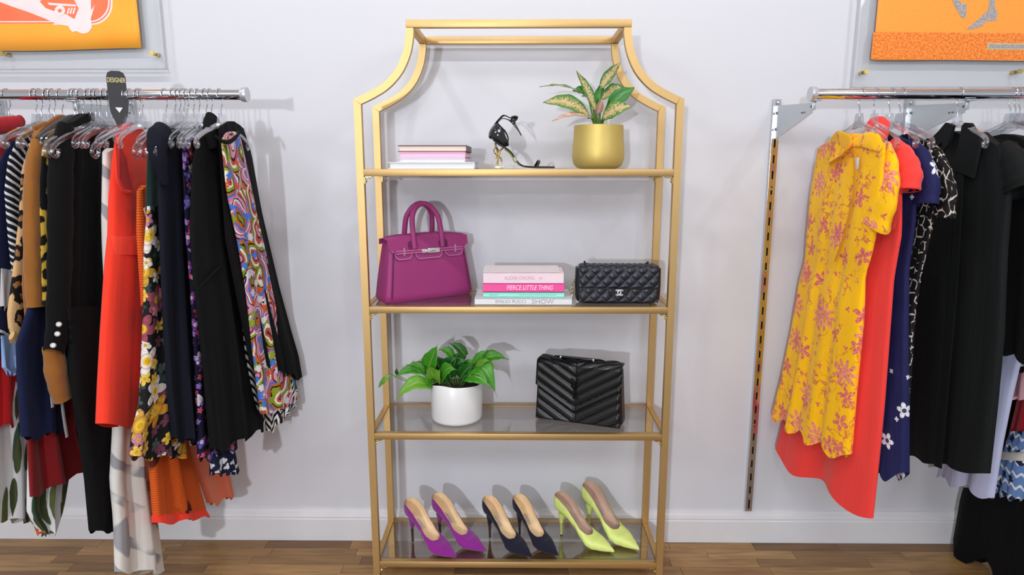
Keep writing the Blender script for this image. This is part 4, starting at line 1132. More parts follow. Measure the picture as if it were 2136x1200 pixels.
def m_embro():
    t = Mt('blue_embroidery'); sp_ = t.n('ShaderNodeSeparateXYZ', {0: t.uv()})
    col = t.mix(t.noise(t.uv(300, 40), 1.0), lin((84, 120, 178)), lin((116, 150, 200)))
    w = t.math('FRACT', t.math('MULTIPLY', t.math('ADD', sp_.outputs[1], t.math('MULTIPLY', t.math('SINE', t.math('MULTIPLY', sp_.outputs[0], 240.0)), 0.006)), 26.0))
    col = t.mix(t.step(w, 0.74, 0.78), col, lin((226, 228, 232))); m, rv, r = t.flowers(34.0, 0.6, 0.42, 4.0, 0.5); col = t.mix(m, col, lin((30, 40, 66)))
    t.folds()
    return t.fin(col, 0.85)
K_yel = m_yellow(); K_chain = m_chain(); K_pais = m_paisley(); K_zig = m_zigzag(); K_trop = m_tropic(); K_tie = m_tiedye(); K_orng = m_orange(); K_emb = m_embro()
K_navfl = m_floral('navy_white_floral', (24, 26, 66), [(9.5, 0.55, 0.22, 5.0, 0.42, [(232, 232, 240)], (40, 44, 90)), (17.0, 3.2, 0.13, 4.0, 0.80, [(226, 228, 240)], None)])
K_multi = m_floral('dark_multicolour_floral', (14, 16, 18), [(26, 4.4, 0.44, 5, 0.05, [(70, 84, 84), (116, 60, 84), (48, 66, 60)], None), (13, 0.2, 0.52, 5, 0.12, [(206, 140, 40), (196, 150, 60), (226, 214, 208), (150, 70, 90)], (226, 180, 40)), (24, 2.2, 0.44, 5, 0.40, [(226, 220, 216), (196, 120, 150), (230, 190, 70)], (200, 160, 40))])
K_purp = m_floral('purple_floral', (16, 12, 34), [(24, 1.2, 0.46, 5, 0.30, [(120, 60, 140), (170, 40, 70), (226, 214, 230), (90, 80, 170)], (220, 190, 200)), (40, 3.7, 0.40, 5, 0.5, [(150, 120, 200), (206, 80, 110)], None)])
K_navw = m_floral('navy_white_ruffle', (20, 24, 52), [(38, 0.9, 0.42, 3, 0.45, [(220, 224, 232)], None)])
K_leo = m_leopard('tan_leopard', (206, 168, 120), (28, 22, 20), (150, 106, 66), 23.0)
K_yleo = m_leopard('black_yellow_leopard', (18, 22, 26), (212, 174, 64), (26, 24, 20), 17.0)
K_bw = m_stripes('black_white_stripe', (20, 22, 30), (206, 208, 214), 62.0, 0.55, 0.62, 0.010)
K_knit = m_stripes('grey_stripe_knit', (188, 182, 172), (24, 22, 24), 44.0, 0.15, 0.62, 0.012)
K_blk = cloth('black_crepe', (7, 8, 10), 0.9, 0.0); K_blk2 = cloth('black_cotton', (15, 18, 19), 0.8, 0.0); K_blk3 = cloth('deep_black', (4, 4, 6), 0.9, 0.0); K_velv = cloth('black_velvet', (4, 4, 6), 0.95, 0.03)
K_navy = cloth('navy_crepe', (13, 16, 30), 0.9, 0.0); K_navy2 = cloth('navy_blue', (18, 26, 60), 0.9, 0.03); K_navyr = cloth('bright_navy', (26, 28, 72))
K_red = cloth('poppy_red', (250, 62, 40), vary=0.04); K_red2 = cloth('coral_red', (240, 64, 58), vary=0.04); K_redj = cloth('red_wool', (178, 26, 40)); K_dred = cloth('dark_red', (122, 14, 20)); K_cred = cloth('cherry_red', (196, 22, 26))
K_brn = cloth('tan_suede', (146, 92, 36), 0.95, 0.3, vary=0.15); K_salm = cloth('salmon_pink', (226, 122, 92)); K_blue = cloth('pale_blue', (188, 194, 226), vary=0.05); K_denim = cloth('denim_blue', (70, 92, 132))
K_grey = cloth('pale_grey', (186, 184, 188)); K_green = cloth('emerald', (20, 110, 50)); K_teal = cloth('dark_green', (16, 42, 38)); K_pink = cloth('blush_pink', (232, 180, 186)); K_lblue = cloth('sky_blue', (140, 170, 220))
M_pearl = plain('pearl_button', (226, 226, 226), 0.25, spec=0.6)

# ---- rail with the yellow dress
X = 0.93
parts = [('sleeve', sleeve_mesh(X, [(1845, 302, .955), (1850, 350, .955), (1842, 410, .950), (1822, 462, .945)], [.020, .045, .060, .075], flat=0.42), K_yel),
         ('collar', sleeve_mesh(X, [(1735, 296, .92), (1752, 290, .915), (1775, 306, .915), (1752, 326, .91), (1728, 340, .91)], [.010, .024, .028, .026, .008], caps=True, flat=0.16), K_yel),
         ('collar', sleeve_mesh(X, [(1775, 300, .915), (1800, 292, .92), (1822, 296, .92), (1838, 312, .925)], [.010, .020, .022, .010], caps=True, flat=0.22), K_yel),
         ('neck_tie', sleeve_mesh(X, [(1782, 312, .905), (1784, 360, .905), (1778, 420, .905), (1758, 500, .905), (1742, 545, .905)], [.005, .004, .004, .004, .003], caps=True, flat=0.5), cloth('tie_amber', (214, 140, 20))),
         ('garment_label', MB().box(onX(1787, 341, 0.905), (0.002, 0.020, 0.030), 0.0005, seg=1), plain('label_white', (206, 204, 204), 0.7))]
garment('floral_dress', 'yellow shirt dress with pink floral print at the end of the rail', 'dress', X,
        [(1846, 300), (1838, 400), (1828, 470), (1812, 540), (1802, 575), (1795, 680), (1780, 820), (1768, 958)], [(1706, 312), (1693, 400), (1688, 470), (1680, 540), (1672, 575), (1655, 680), (1632, 790), (1613, 862)], K_yel, parts,
        th=.044, A=(.002, .012), k=4.0, ph=0.7, neck=.035, hem=.014, flare=1.35, nu=44, pinch=(.40, .35))
X = 0.985
parts = [('sleeve', sleeve_mesh(X, [(1862, 300, 1.0), (1882, 335, 1.0), (1892, 370, 1.0), (1888, 398, .995)], [.020, .042, .050, .050], flat=0.55), K_red2),
         ('collar', sleeve_mesh(X, [(1808, 268, .975), (1822, 256, .985), (1838, 262, .995), (1842, 290, .995)], [.016, .022, .022, .010], caps=True, flat=0.4), K_red2),
         ('armhole', flapcollar([(1868, 404), (1878, 410), (1874, 455), (1868, 476), (1858, 480), (1854, 460), (1858, 430)], 0.960, 0.003), cloth('coral_red_shaded', (204, 44, 44)))]  # armhole is a darker red patch, shade of the opening put into colour
garment('red_dress', 'coral red high collar dress hanging behind the yellow floral dress', 'dress', X,
        [(1868, 305), (1880, 400), (1878, 490), (1862, 580), (1853, 700), (1842, 850), (1828, 1000), (1820, 1078)], [(1740, 320), (1715, 450), (1690, 600), (1655, 800), (1618, 943)], K_red2, parts,
        th=.034, A=(.001, .018), k=1.7, ph=2.3, neck=.045, hem=.016, flare=1.5, nu=44)
X = 1.028
garment('navy_dress', 'navy short sleeved dress with white flowers beside the coral red dress', 'dress', X,
        [(1898, 296), (1912, 400), (1905, 480), (1892, 560), (1888, 700), (1886, 850), (1881, 998)], [(1775, 320), (1765, 500), (1770, 800), (1800, 975)], K_navfl,
        [('sleeve', sleeve_mesh(X, [(1895, 300, 1.045), (1918, 340, 1.05), (1932, 390, 1.05), (1928, 428, 1.045)], [.022, .044, .050, .052], flat=0.5), K_navfl)],
        th=.030, A=(.001, .016), k=3.0, ph=0.4, neck=.045, hem=.016, flare=1.8, nu=40)
X = 1.075
garment('chain_print_blouse', 'black dress with ivory chain print squeezed beside the navy flowered dress', 'dress', X,
        [(1942, 300), (1955, 400), (1940, 490), (1922, 560), (1906, 650), (1897, 780), (1888, 905)], [(1830, 330), (1840, 500), (1850, 900)], K_chain,
        [('sleeve', sleeve_mesh(X, [(1930, 298, 1.09), (1952, 340, 1.10), (1972, 400, 1.10), (1966, 455, 1.095)], [.022, .040, .046, .050], flat=0.45), K_chain)],
        th=.026, A=(.001, .008), k=3, ph=1.0, neck=.045)
X = 1.235
parts = [('collar', flapcollar([(2006, 262), (2012, 256), (2024, 257), (2042, 285), (2043, 300), (2028, 372), (1992, 356), (1985, 348), (1998, 306)], 1.203), K_blk2),
         ('collar', flapcollar([(1988, 262), (1972, 256), (1956, 275), (1935, 295), (1956, 305), (1965, 296), (1962, 320), (1978, 300)], 1.200), K_blk2),
         ('sleeve', sleeve_mesh(X, [(2088, 308, 1.25), (2112, 345, 1.26), (2128, 385, 1.26), (2132, 402, 1.26)], [.030, .055, .062, .062], flat=0.6), K_blk2),
         ('placket', flapcollar([(2000, 330), (2010, 340), (1995, 600), (1962, 978), (1948, 972), (1978, 600)], 1.206, 0.004), K_blk2)]
garment('black_coat', 'black cotton coat with wide pointed collar on the rail with the yellow dress', 'coat', X,
        [(2092, 310), (2108, 400), (2098, 520), (2090, 700), (2075, 850), (2058, 990)], [(1958, 300), (1930, 450), (1908, 560), (1892, 700), (1885, 850), (1886, 945)], K_blk2, parts,
        th=.050, A=(.001, .012), k=2.5, ph=1.4, neck=.050, scoop=.030, hem=.005, flare=1.3, nu=40)
X = 1.345
garment('black_jacket', 'charcoal black jacket with cap sleeve next to the wide collared coat', 'jacket', X,
        [(2190, 320), (2210, 450), (2190, 650), (2165, 760)], [(2045, 292), (2040, 450), (2052, 650), (2075, 715)], K_blk,
        [('sleeve', sleeve_mesh(X, [(2155, 320, 1.33), (2150, 370, 1.33), (2148, 396, 1.33)], [.040, .060, .066], flat=0.5), K_blk2), ('lapel', flapcollar([(2048, 288), (2115, 296), (2134, 320), (2118, 345), (2090, 330), (2065, 312)], 1.318), K_blk2)],
        th=.045, A=(.001, .006), neck=.030, k=3, ph=.8)
X = 1.40
garment('pale_blue_dress', 'pale blue dress showing below the charcoal black jacket', 'dress', X, [(2225, 330), (2205, 560), (2125, 760), (2108, 830), (2088, 930), (2071, 1038)], [(2095, 330), (2075, 560), (2020, 760), (1985, 900), (1958, 990)], K_blue, th=.030, A=(.001, .012), k=2.2, ph=2.0, neck=.03, hem=.012, flare=1.6)
X = 1.47
garment('striped_cardigan', 'grey and black striped knit cardigan with dark cuff beside the pale blue dress', 'cardigan', X, [(2275, 325), (2250, 560), (2235, 760)], [(2165, 330), (2145, 560), (2130, 760)], K_knit,
        [('sleeve', sleeve_mesh(X, [(2150, 620), (2134, 690), (2124, 745)], [.034, .032, .028], flat=0.6), K_knit), ('cuff', sleeve_mesh(X, [(2126, 742), (2118, 770)], [.030, .026], caps=True, flat=0.6), K_blk3)], th=.05, neck=0)
garment('pink_blouse', 'blush pink blouse peeking out under the striped cardigan', 'blouse', 1.50, [(2290, 325), (2260, 560), (2235, 832)], [(2185, 330), (2160, 560), (2112, 830)], K_pink, th=.024, neck=.03)
garment('red_shirt', 'dark red shirt peeking out under the blush pink blouse', 'shirt', 1.53, [(2300, 325), (2270, 600), (2235, 935)], [(2195, 330), (2165, 600), (2128, 815), (2103, 918)], K_redj, th=.024, neck=.03, hem=.004)
garment('navy_shirt', 'navy shirt under the dark red shirt', 'shirt', 1.555, [(2310, 325), (2280, 600), (2235, 955)], [(2205, 330), (2175, 600), (2112, 880), (2096, 950)], K_navy2, th=.022, neck=.03)
garment('embroidered_skirt', 'blue skirt with white embroidered bands beside the pale blue dress', 'skirt', 1.515, [(2150, 900), (2140, 960), (2128, 1046)], [(2108, 900), (2090, 960), (2073, 1020)], K_emb,
        [('waistband', garment_mesh(1.513, [(2146, 942), (2140, 962)], [(2094, 940), (2088, 958)], th=.036, A=(0, 0), neck=0, hem=0, nv=4), plain('cream_band', (214, 208, 196), 0.8))], th=.030, A=(.001, .005), neck=0)
garment('long_black_gown', 'long black gown reaching almost to the wooden floor', 'gown', 1.60, [(2340, 325), (2335, 700), (2330, 1000), (2300, 1300)], [(2225, 330), (2150, 700), (2060, 900), (2005, 1040), (1988, 1140)], K_blk3, th=.036, A=(.002, .020), k=3.0, neck=.03, hem=.03, flare=2.0)

# ---- rail with the divider tag, starting at its free end
garment('paisley_dress', 'bright paisley print dress with black sides at the free end of the rail', 'dress', -0.808,
        [(462, 296), (474, 400), (496, 500), (513, 600), (528, 740), (544, 868)], [(500, 285), (512, 340), (536, 460), (568, 600), (592, 700), (608, 780), (616, 836)], K_pais,
        [('side_panel', garment_mesh(-0.822, [(455, 268), (470, 500), (520, 760)], [(508, 268), (524, 320), (545, 440), (582, 600), (606, 690), (622, 745), (630, 792)], th=.012, A=(.001, .006), k=4, neck=0.02, hem=.010), K_blk),
         ('neckline', sleeve_mesh(-0.80, [(450, 284, -.80), (462, 294, -.795), (478, 296, -.79), (492, 286, -.79), (501, 274, -.80)], [.004, .006, .006, .005, .003], caps=True, flat=0.6), K_blk),
         ('hem_band', garment_mesh(-0.830, [(545, 820), (556, 905)], [(612, 780), (622, 835)], th=.030, A=(.006, .012), k=4, neck=0, hem=.012, nv=8), K_zig)],
        th=.026, A=(.001, .008), k=3.0, ph=0.3, neck=.02, hem=.008, flare=1.5, nu=36)
garment('monochrome_skirt', 'black and white print skirt peeking out beside the paisley dress', 'skirt', -0.838, [(502, 640), (512, 740), (540, 890)], [(518, 632), (540, 720), (556, 800), (566, 880)], K_zig, th=.012, A=(.0005, .003), k=3, neck=0)
garment('black_draped_dress', 'black dress with high neck and draped front beside the paisley dress', 'dress', -0.860,
        [(414, 285), (402, 340), (398, 480), (404, 580), (418, 700), (430, 830), (440, 944)], [(472, 285), (484, 340), (503, 480), (517, 600), (532, 720), (544, 830), (546, 892)], K_blk,
        [('neck', sleeve_mesh(-0.853, [(446, 300, -.85), (440, 275, -.85), (446, 256, -.855)], [.036, .032, .034], flat=0.55), K_blk),
         ('drape_fold', sleeve_mesh(-0.84, [(412, 604), (440, 575), (472, 545), (488, 520)], [.002, .005, .006, .002], caps=True, flat=0.5), K_blk)],
        th=.030, A=(.001, .012), k=2.6, ph=.9, neck=.025, hem=.012, flare=1.7, nu=36)
garment('purple_floral_dress', 'dark purple floral dress with ruffled hem between navy and black dresses', 'dress', -0.895,
        [(380, 310), (388, 480), (398, 600), (408, 800), (413, 962)], [(440, 310), (455, 600), (480, 800), (492, 940)], K_purp,
        [('hem_ruffle', garment_mesh(-0.892, [(438, 945), (444, 992)], [(486, 935), (491, 985)], th=.035, A=(.006, .010), k=4, neck=0, hem=.008, nv=6), K_navw)],
        th=.022, A=(.001, .008), k=3, neck=.03, hem=.010)
garment('navy_sheath_dress', 'plain dark navy dress beside the dark multicoloured floral dress', 'dress', -0.925,
        [(322, 292), (330, 360), (335, 500), (341, 650), (350, 800), (361, 918)], [(392, 292), (402, 400), (408, 600), (410, 800), (414, 925)], K_navy,
        [('shoulder', sleeve_mesh(-0.92, [(342, 268, -.93), (328, 288, -.92), (330, 330, -.915), (345, 385, -.91)], [.022, .026, .022, .008], caps=True, flat=0.6), K_navy),
         ('brooch', MB().box(onX(306, 312, -0.935), (0.004, 0.010, 0.006), 0.001), silver)], th=.028, A=(.001, .012), k=2.5, ph=1.2, neck=.03, hem=.008, flare=1.4)
garment('multicolour_floral_dress', 'black dress with yellow and white flowers between navy and poppy red dresses', 'dress', -0.968,
        [(308, 430), (303, 520), (302, 640), (297, 760), (292, 850), (278, 900), (272, 958)], [(352, 430), (360, 650), (370, 850), (384, 952)], K_multi,
        [('bodice', garment_mesh(-0.975, [(310, 300), (309, 360), (307, 440)], [(345, 300), (350, 440)], th=.024, A=(.001, .003), neck=.02, hem=0, nv=10), K_teal)], th=.030, A=(.001, .010), k=2.5, ph=.2, neck=0, hem=.008, flare=1.6)
garment('orange_knit_dress', 'orange patterned knit dress hanging low beside the white and grey scarf dress', 'dress', -1.022,
        [(287, 400), (287, 480), (296, 600), (304, 800), (312, 960), (322, 1092)], [(330, 420), (360, 700), (392, 940), (431, 1074)], K_orng,
        [('hem_band', garment_mesh(-1.021, [(319, 1074), (323, 1094)], [(424, 1058), (431, 1076)], th=.052, A=(.008, .010), k=2.6, ph=1.0, neck=0, hem=.006, nv=4), K_red),
         ('lining', garment_mesh(-1.035, [(390, 930), (432, 1056)], [(468, 930), (488, 1034)], th=.020, A=(.003, .012), k=1.8, neck=0, hem=.012, nv=12), K_salm),
         ('price_tag', MB().box(onX(306, 443, -0.99), (0.002, 0.018, 0.028), 0.0005, seg=1, rot=Matrix.Rotation(0.3, 3, 'X')), K_pink)],
        th=.034, A=(.001, .010), k=2.6, ph=1.0, neck=.03, hem=.006, flare=1.5)
parts = [('waistband', garment_mesh(-1.079, [(229, 485), (226, 532)], [(308, 485), (308, 532)], th=.049, A=(.0006, .0006), k=2.4, ph=.3, neck=0, hem=0, flare=1, nv=4), cloth('poppy_rib', (250, 72, 48), weave=300)),
         ('armhole', sleeve_mesh(-1.05, [(241, 300), (243, 340), (246, 375), (258, 398), (274, 400)], [.005, .005, .005, .005, .004], caps=True), K_red),
         ('armhole_shade', flapcollar([(247, 300), (262, 330), (268, 370), (275, 398), (258, 396), (247, 372)], -1.057, 0.003), cloth('poppy_red_shaded', (200, 34, 36)))]  # last patch paints the shaded inside of the armhole in deeper red
garment('poppy_dress', 'poppy red sleeveless dress with seamed waist beside the black trousers', 'dress', -1.080,
        [(243, 285), (236, 330), (230, 410), (228, 490), (222, 550), (214, 680), (208, 800), (205, 886)], [(302, 278), (311, 330), (309, 450), (307, 600), (303, 780), (296, 894)], K_red, parts,
        th=.036, A=(.0006, .004), k=1.2, ph=.3, neck=.030, hem=.003, flare=1.6, nu=36)
garment('grey_white_dress', 'long white and grey printed dress trailing to the floor below the poppy dress', 'dress', -1.118,
        [(216, 320), (216, 450), (221, 560), (232, 760), (240, 890), (233, 1000), (241, 1080), (244, 1192)], [(260, 330), (275, 600), (296, 890), (312, 1000), (325, 1100), (338, 1196)], K_tie, th=.045, A=(.001, .016), k=1.7, ph=2.2, neck=.02, hem=.008, flare=1.2)
parts = [('sleeve', sleeve_mesh(-1.19, [(138, 262), (128, 330), (126, 450), (124, 580), (118, 700), (112, 734)], [.022, .034, .034, .032, .030, .028], flat=0.75), K_velv)]
for (a, b_) in ((123, 677), (120, 697), (111, 721)):
    parts.append(('button', MB().tube([onX(a, b_, -1.165), onX(a, b_, -1.160)], [0.007, 0.0045], 12), M_pearl))
garment('black_velvet_jacket', 'black velvet jacket with pearl buttons on its cuff', 'jacket', -1.205,
        [(140, 258), (122, 310), (114, 420), (108, 560), (104, 740)], [(225, 262), (240, 320), (240, 560), (240, 760)], K_velv, parts, th=.050, A=(.001, .006), k=2, ph=1, neck=.030, hem=.004, flare=1.1)
garment('black_trousers', 'long black trousers hanging beside the white and grey dress', 'trousers', -1.165,
        [(140, 640), (150, 800), (166, 900), (180, 1000), (190, 1112)], [(246, 640), (247, 900), (247, 1106)], K_blk3, th=.050, A=(.001, .008), k=1.6, neck=0, hem=.006, flare=1.0)
garment('yellow_leopard_blouse', 'black and yellow animal print blouse between the tan jacket and black velvet jacket', 'blouse', -1.245,
        [(108, 274), (88, 310), (81, 400), (83, 520), (88, 640)], None, K_yleo, th=.026, A=(.001, .006), neck=.03)
garment('tan_suede_jacket', 'tan suede jacket with hanging sleeve beside the leopard blouse', 'jacket', -1.280,
        [(80, 272), (62, 320), (52, 450), (47, 600), (56, 700)], None, K_brn,
        [('sleeve', sleeve_mesh(-1.262, [(84, 278), (72, 350), (70, 470), (72, 570), (76, 640)], [.016, .026, .028, .028, .026], flat=0.7), K_brn), ('collar', sleeve_mesh(-1.27, [(70, 268), (95, 262), (120, 262)], [.006, .012, .006], caps=True), K_brn)], th=.024, A=(.001, .006), neck=.03)
garment('tan_suede_coat', 'tan suede coat whose cuff hangs low under the velvet jacket', 'coat', -1.228, [(112, 560), (104, 660), (102, 752)], None, K_brn,
        [('sleeve', sleeve_mesh(-1.205, [(112, 720), (118, 780), (132, 832)], [.030, .032, .028], flat=0.7), K_brn)], th=.014, A=(.001, .004), neck=0)
garment('leopard_blouse', 'tan leopard print blouse with buttoned cuff beside the tan suede jacket', 'blouse', -1.318,
        [(60, 300), (45, 360), (40, 460), (26, 580), (16, 660), (22, 722)], None, K_leo, [('cuff', sleeve_mesh(-1.31, [(24, 700), (50, 716), (76, 728)], [.012, .014, .012], caps=True, flat=0.5), K_leo), ('lining', garment_mesh(-1.322, [(40, 715), (64, 742)], [(92, 715), (84, 748)], th=.008, neck=0, nv=6), K_green)], th=.026, A=(.001, .006), neck=.03)
garment('striped_blouse', 'black and white diagonal striped blouse beside the leopard print blouse', 'blouse', -1.362, [(40, 285), (18, 330), (10, 400), (18, 500), (26, 575)], None, K_bw, th=.026, A=(.001, .006), neck=.03)
garment('navy_cardigan', 'navy cardigan with striped hem beside the striped blouse', 'cardigan', -1.402, [(20, 296), (-8, 350), (-14, 500), (-10, 640), (-12, 750)], None, K_navy2,
        [('trim', garment_mesh(-1.400, [(-10, 685), (-12, 705)], [(60, 685), (60, 705)], th=.032, neck=0, hem=0, nv=4), K_bw)], th=.028, A=(.001, .006), neck=.03)
garment('white_shirt', 'white shirt glimpsed between the navy cardigan and leopard blouse', 'shirt', -1.385, [(2, 560), (0, 645)], [(60, 570), (50, 640)], K_grey, th=.010, neck=0)
garment('red_collar_jacket', 'red jacket with stand collar at the crowded part of the rail', 'jacket', -1.440, [(-10, 300), (-50, 400), (-50, 600)], None, K_redj,
        [('collar', sleeve_mesh(-1.415, [(-40, 262), (0, 262), (30, 258), (46, 250)], [.024, .024, .022, .014], caps=True, flat=0.6), K_redj)], th=.03, neck=.03)
garment('pale_blue_shirt', 'pale blue shirt tail above the cherry red skirt', 'shirt', -1.372, [(2, 700), (4, 770), (12, 780)], [(70, 700), (70, 780)], K_lblue, th=.010, neck=0)
garment('cherry_skirt', 'cherry red skirt beside the long navy dress', 'skirt', -1.414, [(10, 330), (-4, 600), (-30, 760), (-30, 892)], [(60, 330), (70, 730), (70, 885)], K_cred, th=.022, A=(.001, .006), neck=0)
garment('navy_long_dress', 'long navy dress hanging above the dark red skirt', 'dress', -1.268, [(105, 330), (85, 560), (34, 720), (36, 780), (40, 850), (45, 918)], [(150, 330), (130, 690), (130, 900)], K_navy2, th=.020, A=(.001, .006), k=2, neck=0)
garment('dark_red_skirt', 'dark red pleated skirt below the long navy dress', 'skirt', -1.300, [(100, 330), (90, 600), (54, 860), (58, 940), (63, 1038)], [(160, 330), (150, 700), (160, 900), (186, 975)], K_dred, th=.022, A=(.004, .016), k=2.6, ph=1.6, neck=0, hem=.008)
garment('tropical_dress', 'white dress with green tropical leaves beside the dark red skirt', 'dress', -1.428, [(6, 330), (-8, 600), (-40, 860), (-40, 1085)], [(60, 330), (50, 600), (46, 860), (62, 960), (66, 1088)], K_trop, th=.030, A=(.002, .012), k=2, neck=0, hem=.008)
garment('tropical_wrap', 'white tropical leaf wrap with gathered end below the dark red skirt', 'scarf', -1.338, [(75, 330), (62, 650), (58, 980), (56, 1080), (84, 1116)], [(150, 330), (140, 650), (142, 980), (128, 1060), (108, 1118)], K_trop, th=.020, A=(.003, .010), k=2.4, neck=0, hem=.006)
garment('denim_shirt', 'denim blue shirt corner beside the tan suede cuff', 'shirt', -1.195, [(122, 700), (130, 740), (155, 802)], [(170, 700), (165, 790)], K_denim, th=.008, neck=0)
for (a, b_, X_, lb) in (((104, 762), (110, 850), -1.222, 'pale grey hanging ribbon beside the tan suede cuff'), ((128, 826), (140, 912), -1.215, 'pale grey hanging ribbon below the tan suede cuff')):
    tag(sleeve_mesh(X_, [a, ((a[0] + b_[0]) / 2 - 1, (a[1] + b_[1]) / 2), b_], [.006, .006, .006], caps=True, flat=0.25, n=8).build('ribbon', K_grey), lb, 'ribbon')

# ------------------------------------------------------------------ framed scarves
def acrylic(label, slabel, x0, x1, z0, z1, sx0, sx1, sz0, mat, decor, bow):
    yp = WALL - 0.034
    t = thing('acrylic_frame', label, 'frame', ((x0 + x1) / 2, yp, z0), world=True)
    for y_, nm in ((yp, 'front_sheet'), (yp + 0.012, 'back_sheet')):
        MB().box(((x0 + x1) / 2, y_, (z0 + z1) / 2 - (0.0 if nm == 'front_sheet' else 0.004)), (x1 - x0, 0.004, z1 - z0)).build(nm, M_acryl, t, smooth=0)
    m = MB()
    for xe in (x0, x1): m.box((xe, yp + 0.006, (z0 + z1) / 2), (0.0012, 0.0165, z1 - z0))
    m.box(((x0 + x1) / 2, yp + 0.006, z0), (x1 - x0, 0.0165, 0.0012))
    m.build('polished_edge', M_acredge, t, smooth=0)
    for xs_ in (x0 + 0.035, (x0 + x1) / 2 - (0.0 if x0 > 0 else 0.0), x1 - 0.035):
        for zs_ in (z0 + 0.045, z1 - 0.045):
            m = MB(); m.cyl((xs_, yp - 0.008, zs_), (xs_, yp - 0.002, zs_), 0.0075, 16); m.cyl((xs_, yp + 0.014, zs_), (xs_, WALL - 0.0005, zs_), 0.006, 12)
            m.build('standoff', M_brass, t)
    s = thing('scarf', slabel, 'scarf', ((sx0 + sx1) / 2, yp + 0.006, sz0), world=True)
    rows = []; uvs = []; ny = 16; nx = 60
    def P(x, z, off=0.0):
        u = (x - sx0) / (sx1 - sx0)
        return Vector((x, yp + 0.0062 + 0.0002 * math.sin(u * 9 + z * 14) - off, z + bow * math.sin(u * PI * 2.2 + 0.8) * max(0, 1 - (z - sz0) / 0.25)))
    for j in range(ny + 1):
        z = sz0 + (z1 - 0.05 - sz0) * j / ny; row = []
        for i in range(nx + 1):
            x = sx0 + (sx1 - sx0) * i / nx; row.append(P(x, z)); uvs.append((x - sx0, z - sz0))
        rows.append(row)
    o = MB().grid(rows, uvs=uvs).build('silk', mat, s, smooth=60); o.modifiers.new('thick', 'SOLIDIFY').thickness = 0.0006
    decor(s, lambda px, py, off=0.0006: (lambda q: P(q.x, q.z, off))(onY(px, py, yp + 0.006)))
def polyp(s, name, pts, mat, f, off):
    P = [f(a, b_, off) for a, b_ in pts]; n_ = len(P); m = MB()
    m.add(P + [p + Vector((0, 0.0003, 0)) for p in P], [tuple(range(n_)), tuple(range(n_, 2 * n_))] + [(i, (i + 1) % n_, n_ + (i + 1) % n_, n_ + i) for i in range(n_)])
    m.build(name, mat, s, smooth=0)
def silk(name, a, b_, sc):
    t = Mt(name); col = t.mix(t.step(t.noise(t.uv(), sc, 3.0), 0.35, 0.65), lin(a), lin(b_)); return t.fin(col, 0.55, 0, 0.4)
S_or = silk('orange_silk', (255, 168, 34), (255, 176, 46), 8.0); S_co = silk('coral_silk', (255, 112, 66), (255, 122, 78), 9.0); S_wh = silk('white_silk', (240, 226, 226), (232, 218, 220), 12.0)
S_lo = silk('amber_silk', (255, 170, 62), (250, 150, 44), 300.0); S_do = silk('speckled_silk', (255, 156, 52), (222, 104, 10), 150.0); S_gy = silk('grey_silk', (186, 178, 170), (140, 140, 150), 160.0); S_lb = silk('label_silk', (206, 190, 150), (190, 178, 140), 40.0)
def arcpx(cx, cy, r, a0, a1, n=8): return [(cx + r * math.cos(math.radians(a0 + (a1 - a0) * i / n)), cy + r * math.sin(math.radians(a0 + (a1 - a0) * i / n))) for i in range(n + 1)]
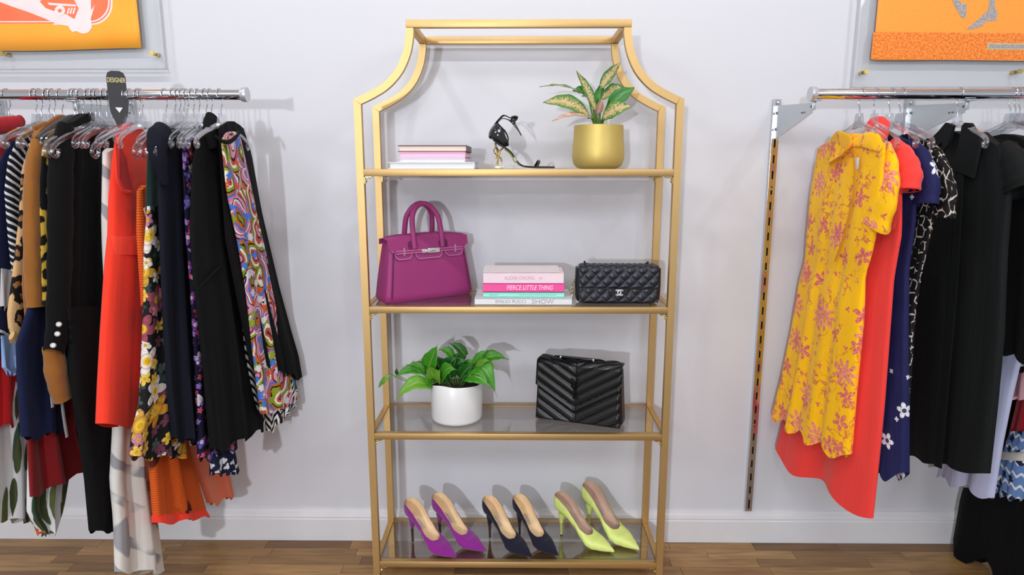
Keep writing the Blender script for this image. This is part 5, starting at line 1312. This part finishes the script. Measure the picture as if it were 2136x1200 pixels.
def deco_left(s, f):
    def rr(x1, y1, r): return [(-260, -120), (x1, -120)] + arcpx(x1 - r, y1 - r, r, 0, 90) + [(-260, y1 + 2)]
    polyp(s, 'print_border', rr(235, 52.5, 42), S_wh, f, 0.0008); polyp(s, 'print_border', rr(231, 49.5, 40), S_co, f, 0.0011)
    polyp(s, 'print_border', rr(229, 47, 39), S_wh, f, 0.0014); polyp(s, 'print_panel', rr(226, 44.5, 38), S_co, f, 0.0017)
    polyp(s, 'print_ribbon', [(-30, -30), (60, -60), (120, -80), (215, -80), (205, -20), (196, 20), (190, 40), (193, 58), (186, 68), (176, 71), (168, 69), (160, 65), (152, 67), (146, 60), (143, 54), (120, 50), (95, 38), (60, 24), (30, 14), (0, 3)], S_wh, f, 0.0021)
    polyp(s, 'print_mark', [(84, 3), (92, -8), (150, -8), (160, 8), (165, 18), (156, 40), (140, 30), (112, 22), (96, 16)], S_co, f, 0.0025)
    polyp(s, 'print_mark', arcpx(126, 22, 11, 0, 360, 14)[:-1], S_wh, f, 0.0029); polyp(s, 'print_mark', arcpx(126, 22, 4, 0, 360, 10)[:-1], S_co, f, 0.0033)
    for k_ in range(3): polyp(s, 'print_mark', [(140 + k_ * 6, 28), (144 + k_ * 6, 16), (147 + k_ * 6, 17), (143 + k_ * 6, 30)], S_wh, f, 0.0029)
    polyp(s, 'print_mark', [(100, 5), (160, 10), (160, 14), (104, 10)], S_wh, f, 0.0029)
    polyp(s, 'print_mark', [(190, -20), (206, -10), (196, 15), (191, 22)], S_co, f, 0.0025)
def deco_right(s, f):
    polyp(s, 'print_border', [(1822, 66), (2400, 70), (2400, 128), (1816, 122)], S_do, f, 0.0008)
    polyp(s, 'print_figure', [(1985, -5), (1996, -12), (2004, 6), (2016, 8), (2016, 26), (2012, 39), (2004, 34), (1996, 20), (1990, 10)], S_gy, f, 0.0012)
    polyp(s, 'print_figure', [(2064, -10), (2076, -10), (2075, 18), (2081, 27), (2077, 44), (2058, 44), (2046, 56), (2028, 61), (2015, 61), (2034, 46), (2048, 34), (2062, 20)], S_gy, f, 0.0012)
    polyp(s, 'print_label', [(2060, 90), (2300, 94), (2300, 106), (2058, 104)], S_lb, f, 0.0012)
    polyp(s, 'print_label', [(2064, 93), (2300, 96), (2300, 103), (2062, 101.5)], S_gy, f, 0.0016)
yq = WALL - 0.034
a = onY(345, 143, yq); c = onY(295, 103, yq + .006)
acrylic('clear acrylic wall frame above the rail with the divider tag', 'orange silk scarf with coral panel and white ribbon print', a.x - 1.02, a.x, a.z, a.z + 0.98, c.x - 0.90, c.x, c.z, S_or, deco_left, 0.004)
a = onY(1779, 181, yq); c = onY(1820, 124, yq + .006)
acrylic('clear acrylic wall frame above the rail with the yellow dress', 'amber silk scarf with speckled orange border and grey figures', a.x, a.x + 1.02, a.z, a.z + 0.98, c.x, c.x + 0.90, c.z, S_lo, deco_right, -0.003)
